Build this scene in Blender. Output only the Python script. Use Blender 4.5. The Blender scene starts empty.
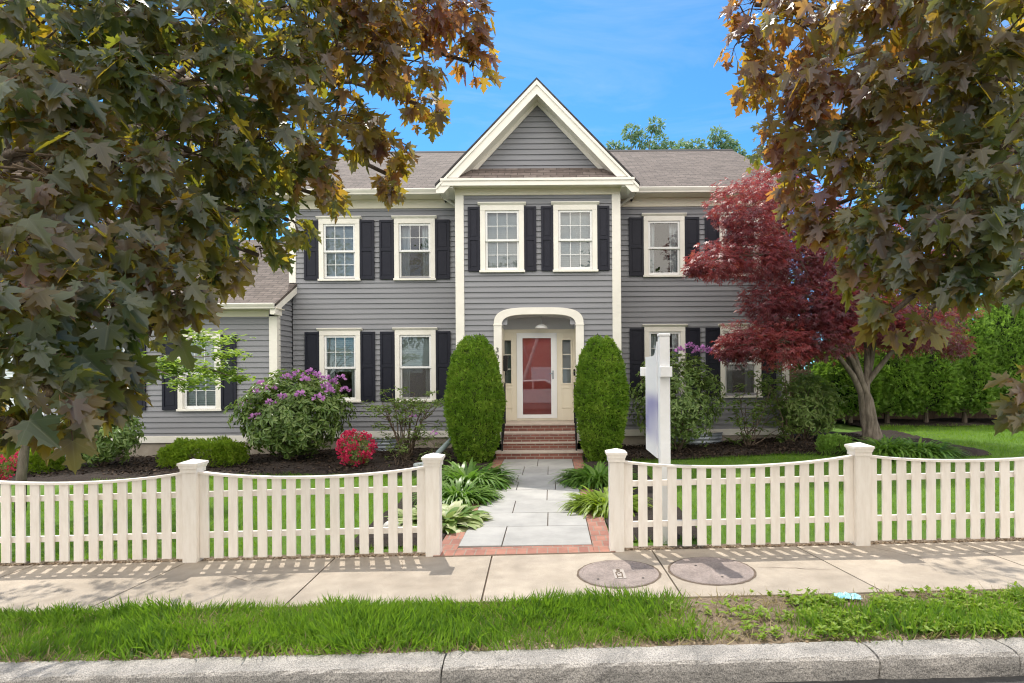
import bpy, math, random
import numpy as np
from mathutils import Vector, Matrix

random.seed(7)
RNG = np.random.default_rng(11)
S = bpy.context.scene
COL = S.collection
R = math.radians

# ------------------------------------------------------------------ camera geometry
E = 1.93            # eye height
F = 600.0           # focal length in pixels (1024 wide)
VX, VY = 551.3, 370.8
ROLL = 0.007

def P(px, py, Y):
    """point at distance Y seen at pixel px,py"""
    dx, dy = px - 512, py - 341.5
    x0, y0 = dx - ROLL*dy + 512, dy + ROLL*dx + 341.5
    return Vector(((x0-VX)*Y/F, Y, E-(y0-VY)*Y/F))

def smooth(a, b, x):
    t = np.clip((np.asarray(x, float)-a)/(b-a), 0, 1)
    return t*t*(3-2*t)

def gz(x, y):
    """height of the ground"""
    x = np.asarray(x, float); y = np.asarray(y, float)
    xc = np.clip(x, -14, 16)
    s = 0.018 + (0.006-0.018)*smooth(7, 11, y)
    return s*xc + 0.22*smooth(8, 15, y)*smooth(2, 8, x) 

# ------------------------------------------------------------------ helpers
class MB:
    def __init__(s): s.v = []; s.f = []
    def add(s, vs, fs):
        n = len(s.v); s.v += [tuple(v) for v in vs]; s.f += [tuple(i+n for i in f) for f in fs]
    def box(s, x0, x1, y0, y1, z0, z1):
        s.add([(x0,y0,z0),(x1,y0,z0),(x1,y1,z0),(x0,y1,z0),(x0,y0,z1),(x1,y0,z1),(x1,y1,z1),(x0,y1,z1)],
              [(0,3,2,1),(4,5,6,7),(0,1,5,4),(1,2,6,5),(2,3,7,6),(3,0,4,7)])
        return s
    def prism(s, poly, axis, a, b):
        """poly of 2-D points; extruded along axis from a to b"""
        n = len(poly)
        def mk(p, t):
            return (p[0], t, p[1]) if axis == 'y' else (t, p[0], p[1]) if axis == 'x' else (p[0], p[1], t)
        vs = [mk(p, a) for p in poly]+[mk(p, b) for p in poly]
        fs = [tuple(range(n)), tuple(range(2*n-1, n-1, -1))]+[(i, i+n, (i+1) % n+n, (i+1) % n) for i in range(n)]
        s.add(vs, fs); return s
    def lathe(s, prof, c=(0,0,0), n=24):
        """prof: (r, z)"""
        vs = []; fs = []
        for r, z in prof:
            for i in range(n):
                a = 2*math.pi*i/n
                vs.append((c[0]+r*math.cos(a), c[1]+r*math.sin(a), c[2]+z))
        for k in range(len(prof)-1):
            for i in range(n):
                j = (i+1) % n
                fs.append((k*n+i, k*n+j, (k+1)*n+j, (k+1)*n+i))
        fs.append(tuple(range(n-1, -1, -1))); fs.append(tuple(range((len(prof)-1)*n, len(prof)*n)))
        s.add(vs, fs); return s
    def tube(s, pts, rad, n=6):
        pts = [Vector(p) for p in pts]
        if not hasattr(rad, '__len__'): rad = [rad]*len(pts)
        vs = []; fs = []; u = None
        for i, p in enumerate(pts):
            d = (pts[min(i+1, len(pts)-1)]-pts[max(i-1, 0)])
            if d.length < 1e-9: d = Vector((0,0,1))
            d.normalize()
            if u is None:
                u = d.cross(Vector((0.13,0.27,0.9)) if abs(d.z) < .9 else Vector((1,0,0))).normalized()
            else:
                u = (u-d*u.dot(d)).normalized()
            w = d.cross(u)
            for k in range(n):
                a = 2*math.pi*k/n
                vs.append(p+(u*math.cos(a)+w*math.sin(a))*rad[i])
        for i in range(len(pts)-1):
            for k in range(n):
                j = (k+1) % n
                fs.append((i*n+k, i*n+j, (i+1)*n+j, (i+1)*n+k))
        fs.append(tuple(range(n-1, -1, -1))); fs.append(tuple(range((len(pts)-1)*n, len(pts)*n)))
        s.add(vs, fs); return s

WLOC = {}
def wloc(o): return WLOC.get(o.name, Vector((0,0,0)))

def setp(o, label=None, cat=None, group=None, kind=None):
    if label: o['label'] = label
    if cat: o['category'] = cat
    if group: o['group'] = group
    if kind: o['kind'] = kind
    return o

def empty(name, loc, label, cat, group=None):
    o = bpy.data.objects.new(name, None); COL.objects.link(o)
    o.empty_display_size = .2
    o.location = loc; WLOC[o.name] = Vector(loc)
    return setp(o, label, cat, group)

def link(name, me, mat, parent):
    o = bpy.data.objects.new(name, me); COL.objects.link(o)
    if mat and not me.materials: me.materials.append(mat)
    if parent is not None:
        o.parent = parent; WLOC[o.name] = wloc(parent)
    return o

def part(name, mb, mat, parent=None, bevel=0, smooth_=False, local=False):
    off = Vector((0,0,0)) if (parent is None or local) else wloc(parent)
    me = bpy.data.meshes.new(name)
    me.from_pydata([(v[0]-off.x, v[1]-off.y, v[2]-off.z) for v in mb.v], [], mb.f)
    me.update()
    if smooth_: me.polygons.foreach_set('use_smooth', [True]*len(me.polygons))
    o = link(name, me, mat, parent)
    if bevel:
        m = o.modifiers.new('Bevel', 'BEVEL'); m.width = bevel; m.segments = 2; m.limit_method = 'ANGLE'; m.angle_limit = R(40)
        m.harden_normals = False
    return o

def copy_tree(o, parent=None, loc=None):
    c = o.copy(); COL.objects.link(c)
    if parent is not None: c.parent = parent
    if loc is not None: c.location = loc
    for ch in [x for x in o.children]: copy_tree(ch, c)
    return c

# ------------------------------------------------------------------ leaf clouds (numpy)
def nrmz(a):
    return a/np.maximum(np.linalg.norm(a, axis=-1, keepdims=True), 1e-9)

def cloud(tmpls, pos, tip, nrm, scale, rnd=None):
    """copies of leaf templates; returns verts, faces grouped"""
    pos = np.asarray(pos, float); tip = nrmz(np.asarray(tip, float)); nrm = np.asarray(nrm, float)
    x = nrmz(np.cross(tip, nrm)); z = np.cross(x, tip)
    scale = np.broadcast_to(np.asarray(scale, float), (len(pos),))
    which = RNG.integers(0, len(tmpls), len(pos))
    V = []; L = []; T = []; RND = []; LOC = []; base = 0
    for k, (tv, tf) in enumerate(tmpls):
        idx = np.nonzero(which == k)[0]
        if len(idx) == 0: continue
        tv = np.asarray(tv, float); nv = len(tv)
        v = pos[idx, None, :]+scale[idx, None, None]*(tv[None, :, 0, None]*x[idx, None, :]+tv[None, :, 1, None]*tip[idx, None, :]+tv[None, :, 2, None]*z[idx, None, :])
        fl = np.concatenate([np.array(f) for f in tf]); ft = np.array([len(f) for f in tf])
        off = base+np.arange(len(idx))*nv
        L.append((off[:, None]+fl[None, :]).ravel()); T.append(np.tile(ft, len(idx)))
        RND.append(np.repeat(RNG.random(len(idx)) if rnd is None else np.clip(rnd[idx], 0, .999), len(tf))); LOC.append(np.tile(tv, (len(idx), 1)))
        V.append(v.reshape(-1, 3)); base += len(idx)*nv
    return np.concatenate(V), np.concatenate(L), np.concatenate(T), np.concatenate(RND), np.concatenate(LOC)

def cloud_mesh(name, data, loc=False):
    V, L, T, RND, LOC = data
    me = bpy.data.meshes.new(name)
    me.vertices.add(len(V)); me.vertices.foreach_set('co', V.astype(np.float32).ravel())
    me.loops.add(len(L)); me.loops.foreach_set('vertex_index', L.astype(np.int32))
    me.polygons.add(len(T))
    me.polygons.foreach_set('loop_start', (np.cumsum(T)-T).astype(np.int32))
    try: me.polygons.foreach_set('loop_total', T.astype(np.int32))
    except Exception: pass
    at = me.attributes.new('rnd', 'FLOAT', 'FACE'); at.data.foreach_set('value', RND.astype(np.float32))
    if loc:
        a2 = me.attributes.new('leaf', 'FLOAT_VECTOR', 'POINT'); a2.data.foreach_set('vector', LOC.astype(np.float32).ravel())
    me.update(calc_edges=True)
    return me

def cloud_part(name, data, mat, parent=None, local=False, loc=False):
    V = data[0]
    if parent is not None and not local: V = V-np.array(wloc(parent))
    return link(name, cloud_mesh(name, (V,)+tuple(data[1:]), loc), mat, parent)

def half_leaf(half, fold=.15, droop=.15, wave=0.0):
    """two polygons joined at the midrib; half: outline from base to tip with x>0"""
    zf = lambda x, y: fold*abs(x)-droop*y*y+wave*math.sin(y*9+x*5)
    n = len(half)
    vs = [(x, y, zf(x, y)) for x, y in half]+[(-x, y, zf(x, y)) for x, y in half[1:-1]]
    f1 = tuple(range(n)); f2 = (0,)+(n-1,)+tuple(range(2*n-3, n-1, -1))
    return vs, [f1, f2]

MAPLE = [(0,0),(.10,-.10),(.24,-.05),(.43,-.10),(.33,.04),(.24,.14),(.40,.17),(.46,.27),(.66,.44),(.50,.43),(.43,.52),(.30,.42),(.17,.36),(.19,.54),(.30,.66),(.17,.69),(.13,.84),(.05,.88),(0,1.04)]
T_MAPLE = [half_leaf(MAPLE, .18, .22, .02), half_leaf(MAPLE, -.10, .35, .03), half_leaf(MAPLE, .35, .12, .02), half_leaf(MAPLE, .05, .05, .05)]
T_OVAL = [half_leaf([(0,0),(.13,.2),(.17,.5),(.11,.8),(0,1)], .25, .2), half_leaf([(0,0),(.12,.25),(.16,.55),(.1,.82),(0,1)], .5, .35)]
T_WIDE = [half_leaf([(0,0),(.2,.15),(.28,.45),(.18,.78),(0,1)], .25, .2), half_leaf([(0,0),(.22,.2),(.27,.5),(.15,.8),(0,1)], .1, .3)]
def star(n, wid, lens):
    vs = [(0,0,0)]; fs = []
    for i, l in enumerate(lens):
        a = R(-100+200*i/(len(lens)-1)); d = (math.sin(a), math.cos(a)); p = (d[1], -d[0])
        b = len(vs)
        vs += [(d[0]*l*.45+p[0]*wid, d[1]*l*.45+p[1]*wid, .02), (d[0]*l, d[1]*l, -.12*l), (d[0]*l*.45-p[0]*wid, d[1]*l*.45-p[1]*wid, .02)]
        fs.append((0, b, b+1, b+2))
    return vs, fs
T_STAR = [star(5, .085, [.55,.85,1,.85,.55]), star(5, .10, [.5,.8,.95,.9,.5])]
def spray(n=5):
    vs = []; fs = []
    for i in range(n):
        a = R(random.uniform(-55, 55)); l = random.uniform(.5, 1.0); w = random.uniform(.07, .12); y0 = random.uniform(0, .35)
        d = (math.sin(a), math.cos(a)); p = (d[1], -d[0]); z = random.uniform(-.2, .25); b = len(vs)
        vs += [(0, y0, 0), (d[0]*l*.5+p[0]*w, y0+d[1]*l*.5+p[1]*w, z*.5), (d[0]*l, y0*.5+d[1]*l, z), (d[0]*l*.5-p[0]*w, y0+d[1]*l*.5-p[1]*w, z*.6)]
        fs.append((b, b+1, b+2, b+3))
    return vs, fs
T_SPRAY = [spray(5) for _ in range(4)]
def strap(w, n=5, arch=1.0, fold=.0):
    vs = []; fs = []
    for i in range(n+1):
        t = i/n; ww = w*(1-t**2.2)*(.6+.8*t*(1-t)*2)
        a = arch*t
        y = math.sin(a*1.3)/1.3/max(arch, .01) if arch > .01 else t
        z = (math.cos(a*1.3))/1.3/max(arch, .01)-1/1.3/max(arch, .01) if arch > .01 else 0
        vs += [(-ww, y, z+fold*ww), (ww, y, z+fold*ww)]
    for i in range(n): fs.append((2*i, 2*i+1, 2*i+3, 2*i+2))
    return vs, fs
T_BLADE = [([(-.05,0,0),(.05,0,0),(.04,.55,-.04),(-.04,.55,-.04),(0,1,-.22)], [(0,1,2,3),(3,2,4)]),
           ([(-.045,0,0),(.045,0,0),(.04,.5,-.14),(-.04,.5,-.14),(0,.85,-.55)], [(0,1,2,3),(3,2,4)]),
           ([(-.025,0,0),(.025,0,0),(.02,.6,.0),(-.02,.6,.0),(0,1.1,-.05)], [(0,1,2,3),(3,2,4)])]
T_LILY = [strap(.05, 6, a) for a in (1.1, 1.4, 1.7, 2.0)]
T_HOSTA = [strap(.21, 6, a, -.2) for a in (1.0, 1.3, 1.6)]
T_PET = [([(-.016,0,0),(.016,0,0),(.012,1,0),(-.012,1,0),(0,.5,.03)], [(0,1,2,3),(0,4,3),(1,4,2)])]
T_PETAL = [([(0,0,0),(.35,.35,.15),(.25,.9,.25),(-.25,.9,.25),(-.35,.35,.15)], [(0,1,2,3,4)])]

def rvec(n):
    return nrmz(RNG.normal(size=(n, 3)))

# ------------------------------------------------------------------ materials
def mat(name, col, rough=.6, col2=None, nscale=4.0, detail=6, bump=0, bscale=40, spec=.3, metallic=0, ramp=(.35,.65), stretch=None):
    m = bpy.data.materials.new(name); m.use_nodes = True
    nt = m.node_tree; N = nt.nodes; K = nt.links
    b = N['Principled BSDF']
    b.inputs['Base Color'].default_value = (*col, 1); b.inputs['Roughness'].default_value = rough
    b.inputs['Specular IOR Level'].default_value = spec; b.inputs['Metallic'].default_value = metallic
    tc = N.new('ShaderNodeTexCoord'); vec = tc.outputs['Object']
    if stretch:
        mp = N.new('ShaderNodeMapping'); mp.inputs['Scale'].default_value = stretch
        K.new(vec, mp.inputs['Vector']); vec = mp.outputs['Vector']
    if col2:
        n = N.new('ShaderNodeTexNoise'); n.inputs['Scale'].default_value = nscale; n.inputs['Detail'].default_value = detail
        n.inputs['Roughness'].default_value = .65
        r = N.new('ShaderNodeValToRGB')
        r.color_ramp.elements[0].position = ramp[0]; r.color_ramp.elements[0].color = (*col, 1)
        r.color_ramp.elements[1].position = ramp[1]; r.color_ramp.elements[1].color = (*col2, 1)
        K.new(vec, n.inputs['Vector']); K.new(n.outputs['Fac'], r.inputs['Fac']); K.new(r.outputs['Color'], b.inputs['Base Color'])
    if bump:
        n2 = N.new('ShaderNodeTexNoise'); n2.inputs['Scale'].default_value = bscale; n2.inputs['Detail'].default_value = 5
        bp = N.new('ShaderNodeBump'); bp.inputs['Strength'].default_value = bump; bp.inputs['Distance'].default_value = .02
        K.new(vec, n2.inputs['Vector']); K.new(n2.outputs['Fac'], bp.inputs['Height']); K.new(bp.outputs['Normal'], b.inputs['Normal'])
    return m

def leaf_mat(name, stops, trans, tfac=.35, rough=.5, spec=.3, direct=False):
    """stops: colours chosen per leaf; trans: colour of the light passing through"""
    m = bpy.data.materials.new(name); m.use_nodes = True
    nt = m.node_tree; N = nt.nodes; K = nt.links
    b = N['Principled BSDF']; out = N['Material Output']
    b.inputs['Roughness'].default_value = rough; b.inputs['Specular IOR Level'].default_value = spec
    at = N.new('ShaderNodeAttribute'); at.attribute_name = 'rnd'
    r = N.new('ShaderNodeValToRGB'); cr = r.color_ramp
    while len(cr.elements) < len(stops): cr.elements.new(.5)
    for i, c in enumerate(stops):
        cr.elements[i].position = i/(len(stops)-1) if len(stops) > 1 else 0
        cr.elements[i].color = (*c, 1)
    K.new(at.outputs['Fac'], r.inputs['Fac']); K.new(r.outputs['Color'], b.inputs['Base Color'])
    t = N.new('ShaderNodeBsdfTranslucent')
    if isinstance(trans[0], (tuple, list)):
        mul = N.new('ShaderNodeMath'); mul.operation = 'MULTIPLY'; mul.inputs[1].default_value = .999 if direct else 7.31
        fr = N.new('ShaderNodeMath'); fr.operation = 'FRACT'
        r2 = N.new('ShaderNodeValToRGB'); c2 = r2.color_ramp
        while len(c2.elements) < len(trans): c2.elements.new(.5)
        for i, c in enumerate(trans):
            c2.elements[i].position = i/(len(trans)-1); c2.elements[i].color = (*c, 1)
        K.new(at.outputs['Fac'], mul.inputs[0]); K.new(mul.outputs[0], fr.inputs[0]); K.new(fr.outputs[0], r2.inputs['Fac'])
        K.new(r2.outputs['Color'], t.inputs['Color'])
    else:
        t.inputs['Color'].default_value = (*trans, 1)
    mx = N.new('ShaderNodeMixShader'); mx.inputs[0].default_value = tfac
    K.new(b.outputs[0], mx.inputs[1]); K.new(t.outputs[0], mx.inputs[2]); K.new(mx.outputs[0], out.inputs['Surface'])
    return m

def add_veins(m, angles, col, width=.014, fac=.55):
    """paler ribs running out from the leaf base"""
    nt = m.node_tree; N = nt.nodes; K = nt.links; b = N['Principled BSDF']
    src = b.inputs['Base Color'].links[0].from_socket
    at = N.new('ShaderNodeAttribute'); at.attribute_name = 'leaf'
    sp = N.new('ShaderNodeSeparateXYZ'); K.new(at.outputs['Vector'], sp.inputs[0])
    def M_(op, a, b_=None):
        n = N.new('ShaderNodeMath'); n.operation = op
        for i, v in enumerate((a, b_)):
            if v is None: continue
            if isinstance(v, (int, float)): n.inputs[i].default_value = v
            else: K.new(v, n.inputs[i])
        return n.outputs[0]
    ax = M_('ABSOLUTE', sp.outputs['X']); d = None
    for a in angles:
        t = M_('ABSOLUTE', M_('SUBTRACT', M_('MULTIPLY', ax, math.cos(R(a))), M_('MULTIPLY', sp.outputs['Y'], math.sin(R(a)))))
        d = t if d is None else M_('MINIMUM', d, t)
    mr = N.new('ShaderNodeMapRange'); mr.inputs[1].default_value = width; mr.inputs[2].default_value = 0; mr.inputs[3].default_value = 0; mr.inputs[4].default_value = fac
    K.new(d, mr.inputs[0])
    mx = N.new('ShaderNodeMix'); mx.data_type = 'RGBA'; mx.inputs[7].default_value = (*col, 1)
    K.new(mr.outputs[0], mx.inputs[0]); K.new(src, mx.inputs[6]); K.new(mx.outputs[2], b.inputs['Base Color'])

def brick_mat(name, c1, c2, mortar, w, h, axes=('X','Z'), msize=.012, rough=.85, bump=.5, offset=.5, bias=0, mort_smooth=.1, noise=0.35):
    m = bpy.data.materials.new(name); m.use_nodes = True
    nt = m.node_tree; N = nt.nodes; K = nt.links
    b = N['Principled BSDF']; b.inputs['Roughness'].default_value = rough; b.inputs['Specular IOR Level'].default_value = .2
    tc = N.new('ShaderNodeTexCoord'); sp = N.new('ShaderNodeSeparateXYZ'); cb = N.new('ShaderNodeCombineXYZ')
    K.new(tc.outputs['Object'], sp.inputs[0]); K.new(sp.outputs[axes[0]], cb.inputs['X']); K.new(sp.outputs[axes[1]], cb.inputs['Y'])
    br = N.new('ShaderNodeTexBrick'); br.offset = offset
    for k, v in (('Color1', c1), ('Color2', c2), ('Mortar', mortar)): br.inputs[k].default_value = (*v, 1)
    br.inputs['Scale'].default_value = 1; br.inputs['Brick Width'].default_value = w; br.inputs['Row Height'].default_value = h
    br.inputs['Mortar Size'].default_value = msize; br.inputs['Mortar Smooth'].default_value = mort_smooth; br.inputs['Bias'].default_value = bias
    K.new(cb.outputs[0], br.inputs['Vector'])
    ns = N.new('ShaderNodeTexNoise'); ns.inputs['Scale'].default_value = 9; ns.inputs['Detail'].default_value = 8
    K.new(tc.outputs['Object'], ns.inputs['Vector'])
    mp = N.new('ShaderNodeMapRange'); mp.inputs[3].default_value = 1-noise; mp.inputs[4].default_value = 1+noise
    K.new(ns.outputs['Fac'], mp.inputs[0])
    mx = N.new('ShaderNodeMix'); mx.data_type = 'RGBA'; mx.blend_type = 'MULTIPLY'; mx.inputs[0].default_value = 1
    K.new(br.outputs['Color'], mx.inputs[6]); K.new(mp.outputs[0], mx.inputs[7]); K.new(mx.outputs[2], b.inputs['Base Color'])
    bp = N.new('ShaderNodeBump'); bp.inputs['Strength'].default_value = bump; bp.inputs['Distance'].default_value = .01; bp.invert = True
    K.new(br.outputs['Fac'], bp.inputs['Height']); K.new(bp.outputs['Normal'], b.inputs['Normal'])
    return m

def glass_mat(name, ior=1.75, tint=(.85,.9,.92)):
    m = bpy.data.materials.new(name); m.use_nodes = True
    nt = m.node_tree; N = nt.nodes; K = nt.links
    N.remove(N['Principled BSDF']); out = N['Material Output']
    t = N.new('ShaderNodeBsdfTransparent'); t.inputs[0].default_value = (*tint, 1)
    g = N.new('ShaderNodeBsdfGlossy'); g.inputs['Roughness'].default_value = .01; g.inputs[0].default_value = (1,1,1,1)
    fr = N.new('ShaderNodeFresnel'); fr.inputs[0].default_value = ior
    mx = N.new('ShaderNodeMixShader')
    K.new(fr.outputs[0], mx.inputs[0]); K.new(t.outputs[0], mx.inputs[1]); K.new(g.outputs[0], mx.inputs[2]); K.new(mx.outputs[0], out.inputs['Surface'])
    return m

M = {}
M['trim'] = mat('trim_paint', (.80,.77,.70), .5, (.74,.71,.64), 3)
M['cream'] = mat('cream_paint', (.80,.745,.62), .5, (.76,.70,.575), 2.5)
M['fence'] = mat('fence_paint', (.84,.78,.71), .6, (.74,.67,.59), 3.2, 10, bump=.16, ramp=(.42,.74), bscale=60, stretch=(6,6,1.2))
def tone(m, lo, hi, scale=None, detail=6):
    """multiply the colour by a random value per object, or by a noise"""
    nt = m.node_tree; N = nt.nodes; K = nt.links; b = N['Principled BSDF']; src = b.inputs['Base Color'].links[0].from_socket
    mr = N.new('ShaderNodeMapRange'); mr.inputs[3].default_value = lo; mr.inputs[4].default_value = hi
    if scale is None:
        K.new(N.new('ShaderNodeObjectInfo').outputs['Random'], mr.inputs[0])
    else:
        tc = N.new('ShaderNodeTexCoord'); n = N.new('ShaderNodeTexNoise'); n.inputs['Scale'].default_value = scale; n.inputs['Detail'].default_value = detail
        mr.inputs[1].default_value = .3; mr.inputs[2].default_value = .7
        K.new(tc.outputs['Object'], n.inputs['Vector']); K.new(n.outputs['Fac'], mr.inputs[0])
    x = N.new('ShaderNodeMix'); x.data_type = 'RGBA'; x.blend_type = 'MULTIPLY'; x.inputs[0].default_value = 1
    K.new(src, x.inputs[6]); K.new(mr.outputs[0], x.inputs[7]); K.new(x.outputs[2], b.inputs['Base Color'])
tone(M['fence'], .93, 1.04)
M['siding'] = mat('grey_siding', (.250,.253,.270), .6, (.218,.221,.238), 1.2, stretch=(.5,1,7.8))
M['shutter'] = mat('dark_shutter', (.010,.011,.020), .5, (.014,.015,.025), 4, spec=.25)
M['concrete'] = mat('foundation_concrete', (.40,.35,.29), .9, (.30,.26,.21), 3, bump=.3)
M['white'] = mat('white_paint', (.76,.76,.75), .35)
M['door_white'] = mat('door_white', (.86,.87,.88), .35)
M['black'] = mat('black_iron', (.012,.012,.013), .5)
M['red'] = mat('red_door_paint', (.74,.20,.17), .45, (.68,.17,.145), 4)
M['steel'] = mat('galvanised', (.42,.46,.50), .45, (.30,.33,.37), 6, metallic=.6)
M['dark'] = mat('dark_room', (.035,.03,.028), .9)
M['blind'] = mat('blind_cloth', (.62,.66,.66), .7)
M['screen'] = None
M['glass'] = glass_mat('window_glass')
M['bark'] = mat('bark', (.10,.075,.055), .95, (.20,.16,.125), 7, bump=.9, bscale=18, stretch=(3,3,.7))
M['bark_pale'] = mat('pale_bark', (.085,.07,.055), .95, (.19,.16,.13), 5, bump=.8, bscale=16, stretch=(3,3,.8))
M['twig'] = mat('twig', (.09,.065,.045), .9, (.16,.12,.085), 9)
M['mulch'] = mat('mulch', (.016,.012,.010), .95, (.048,.034,.026), 45, bump=1, bscale=70)
M['soil'] = mat('soil', (.12,.088,.058), .95, (.25,.19,.135), 22, bump=.9, bscale=60)
M['asphalt'] = mat('asphalt', (.045,.045,.047), .9, (.075,.072,.07), 90, bump=.5, bscale=200)
M['walk'] = mat('sidewalk_concrete', (.29,.245,.195), .9, (.40,.345,.28), 1.3, 12, bump=.35, bscale=130, ramp=(.28,.68))
tone(M['walk'], .86, 1.10, 5, 10); tone(M['walk'], .90, 1.10, 160, 2)
M['joint'] = mat('joint_dirt', (.10,.075,.055), .95, (.16,.12,.09), 20)
M['lid'] = mat('lid_concrete', (.20,.165,.15), .85, (.32,.265,.24), 3.5, 12, bump=.6, bscale=90)
tone(M['lid'], .82, 1.15, 60, 4)
M['lidplate'] = mat('lid_plate', (.36,.32,.29), .8)
M['granite'] = None
M['blue'] = mat('blue_plastic', (.28,.62,.78), .4, (.4,.75,.85), 14)
M['wood_fence'] = mat('weathered_wood', (.13,.085,.06), .9, (.21,.14,.10), 5, bump=.4, stretch=(8,8,.7))
M['stone'] = mat('pale_rock', (.62,.60,.56), .85, (.48,.46,.42), 6, bump=.6, bscale=14)

def granite_mat():
    m = mat('granite', (.25,.24,.225), .85, (.44,.415,.385), 3.5, 12, bump=1.0, bscale=38)
    nt = m.node_tree; N = nt.nodes; K = nt.links; b = N['Principled BSDF']
    src = b.inputs['Base Color'].links[0].from_socket
    tc = N.new('ShaderNodeTexCoord')
    v = N.new('ShaderNodeTexNoise'); v.inputs['Scale'].default_value = 130; v.inputs['Detail'].default_value = 2
    r = N.new('ShaderNodeValToRGB'); r.color_ramp.elements[0].position = .33; r.color_ramp.elements[0].color = (.35,.35,.36,1)
    r.color_ramp.elements[1].position = .62; r.color_ramp.elements[1].color = (1.2,1.17,1.13,1)
    mx = N.new('ShaderNodeMix'); mx.data_type = 'RGBA'; mx.blend_type = 'MULTIPLY'; mx.inputs[0].default_value = .85
    K.new(tc.outputs['Object'], v.inputs['Vector']); K.new(v.outputs['Fac'], r.inputs['Fac'])
    K.new(src, mx.inputs[6]); K.new(r.outputs['Color'], mx.inputs[7]); K.new(mx.outputs[2], b.inputs['Base Color'])
    return m
M['granite'] = granite_mat()

def screen_mat():
    m = bpy.data.materials.new('insect_screen'); m.use_nodes = True
    nt = m.node_tree; N = nt.nodes; K = nt.links; out = N['Material Output']; b = N['Principled BSDF']
    b.inputs['Base Color'].default_value = (.13,.125,.12,1); b.inputs['Roughness'].default_value = .8
    t = N.new('ShaderNodeBsdfTransparent'); mx = N.new('ShaderNodeMixShader'); mx.inputs[0].default_value = .42
    K.new(t.outputs[0], mx.inputs[1]); K.new(b.outputs[0], mx.inputs[2]); K.new(mx.outputs[0], out.inputs['Surface'])
    return m
M['screen'] = screen_mat()
M['brick'] = brick_mat('brick_riser', (.26,.105,.08), (.19,.08,.065), (.30,.23,.19), .205, .066, msize=.009)
M['brick_pave'] = brick_mat('brick_paving', (.34,.165,.12), (.25,.115,.09), (.25,.19,.15), .11, .21, ('X','Y'), .008)
M['shingle'] = brick_mat('roof_shingle', (.095,.078,.068), (.15,.124,.11), (.05,.043,.038), .32, .125, ('X','Y'), .008, noise=.45, bump=.3)
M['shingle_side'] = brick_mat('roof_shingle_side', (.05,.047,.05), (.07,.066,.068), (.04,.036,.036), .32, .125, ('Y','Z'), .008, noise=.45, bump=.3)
M['shingle_pent'] = brick_mat('pent_shingle', (.12,.095,.085), (.20,.165,.15), (.07,.06,.055), .3, .10, ('X','Z'), .008, noise=.5, bump=.3)
def paver_mat():
    m = mat('bluestone', (.28,.275,.262), .8, (.38,.37,.35), 1.7, 9, bump=.12, bscale=30)
    return m
M['paver'] = paver_mat()
M['treads'] = mat('tread_stone', (.47,.39,.33), .85, (.55,.47,.40), 6, bump=.2)
M['grass'] = leaf_mat('grass_blades', [(.035,.085,.012),(.065,.145,.014),(.10,.195,.018),(.17,.25,.035)], (.30,.52,.03), .38, .55, .25)
M['lawn_base'] = mat('lawn_ground', (.06,.13,.012), .95, (.09,.16,.02), 9)
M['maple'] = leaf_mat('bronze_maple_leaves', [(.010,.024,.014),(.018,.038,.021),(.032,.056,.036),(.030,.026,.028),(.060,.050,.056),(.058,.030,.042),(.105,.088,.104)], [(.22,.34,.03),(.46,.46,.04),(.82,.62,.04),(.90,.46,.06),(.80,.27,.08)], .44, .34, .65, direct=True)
add_veins(M['maple'], (0, 52, 105), (.15,.16,.09))
M['stalk'] = leaf_mat('leaf_stalk', [(.16,.06,.04),(.14,.11,.04)], (.3,.12,.06), .15, .5)
M['maple_far'] = leaf_mat('tree_leaves', [(.035,.075,.02),(.06,.10,.03),(.05,.085,.03)], (.18,.30,.05), .35, .5)
M['blue_green'] = leaf_mat('loose_tree_leaves', [(.11,.19,.12),(.15,.23,.16),(.19,.25,.16)], (.25,.40,.20), .4, .5)
M['red_maple'] = leaf_mat('red_maple_leaves', [(.058,.032,.044),(.080,.034,.048),(.105,.034,.046),(.16,.040,.048),(.23,.052,.054)], [(.62,.09,.07),(.42,.07,.10),(.72,.18,.09)], .34, .42, .5)
M['topiary'] = leaf_mat('clipped_evergreen', [(.075,.15,.018),(.12,.22,.024),(.18,.29,.034),(.25,.34,.05)], (.32,.54,.03), .34, .6, .2)
M['yew'] = leaf_mat('bright_yew', [(.09,.17,.012),(.16,.25,.018),(.24,.32,.03)], (.34,.52,.03), .3, .55, .2)
M['hedge'] = leaf_mat('hedge_evergreen', [(.085,.175,.03),(.14,.245,.045),(.20,.31,.07)], (.34,.56,.06), .34, .55, .25)
M['rhodo'] = leaf_mat('rhododendron_leaves', [(.075,.14,.03),(.125,.20,.045),(.21,.28,.085)], (.32,.46,.06), .26, .38, .5)
M['shrub'] = leaf_mat('shrub_leaves', [(.11,.18,.04),(.17,.24,.07),(.22,.28,.09)], (.32,.46,.08), .32, .45)
M['dogwood'] = leaf_mat('light_green_leaves', [(.11,.19,.025),(.16,.24,.04),(.18,.24,.06)], (.36,.50,.06), .45, .5)
M['lily'] = leaf_mat('daylily_leaves', [(.06,.14,.018),(.10,.19,.025),(.13,.22,.035)], (.2,.4,.04), .3, .4, .4)
M['limelily'] = leaf_mat('lime_leaves', [(.12,.20,.012),(.19,.27,.02),(.16,.24,.02)], (.35,.48,.03), .35, .45, .3)
M['hosta'] = leaf_mat('hosta_leaves', [(.06,.14,.02),(.16,.25,.05),(.38,.42,.20),(.50,.52,.30)], (.35,.45,.12), .3, .45, .3)
M['purple'] = leaf_mat('purple_petals', [(.46,.17,.50),(.58,.27,.60),(.54,.22,.52)], (.6,.3,.6), .3, .6)
M['magenta'] = leaf_mat('azalea_petals', [(.52,.02,.07),(.68,.05,.14),(.42,.015,.06)], (.7,.06,.16), .3, .55)

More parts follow.
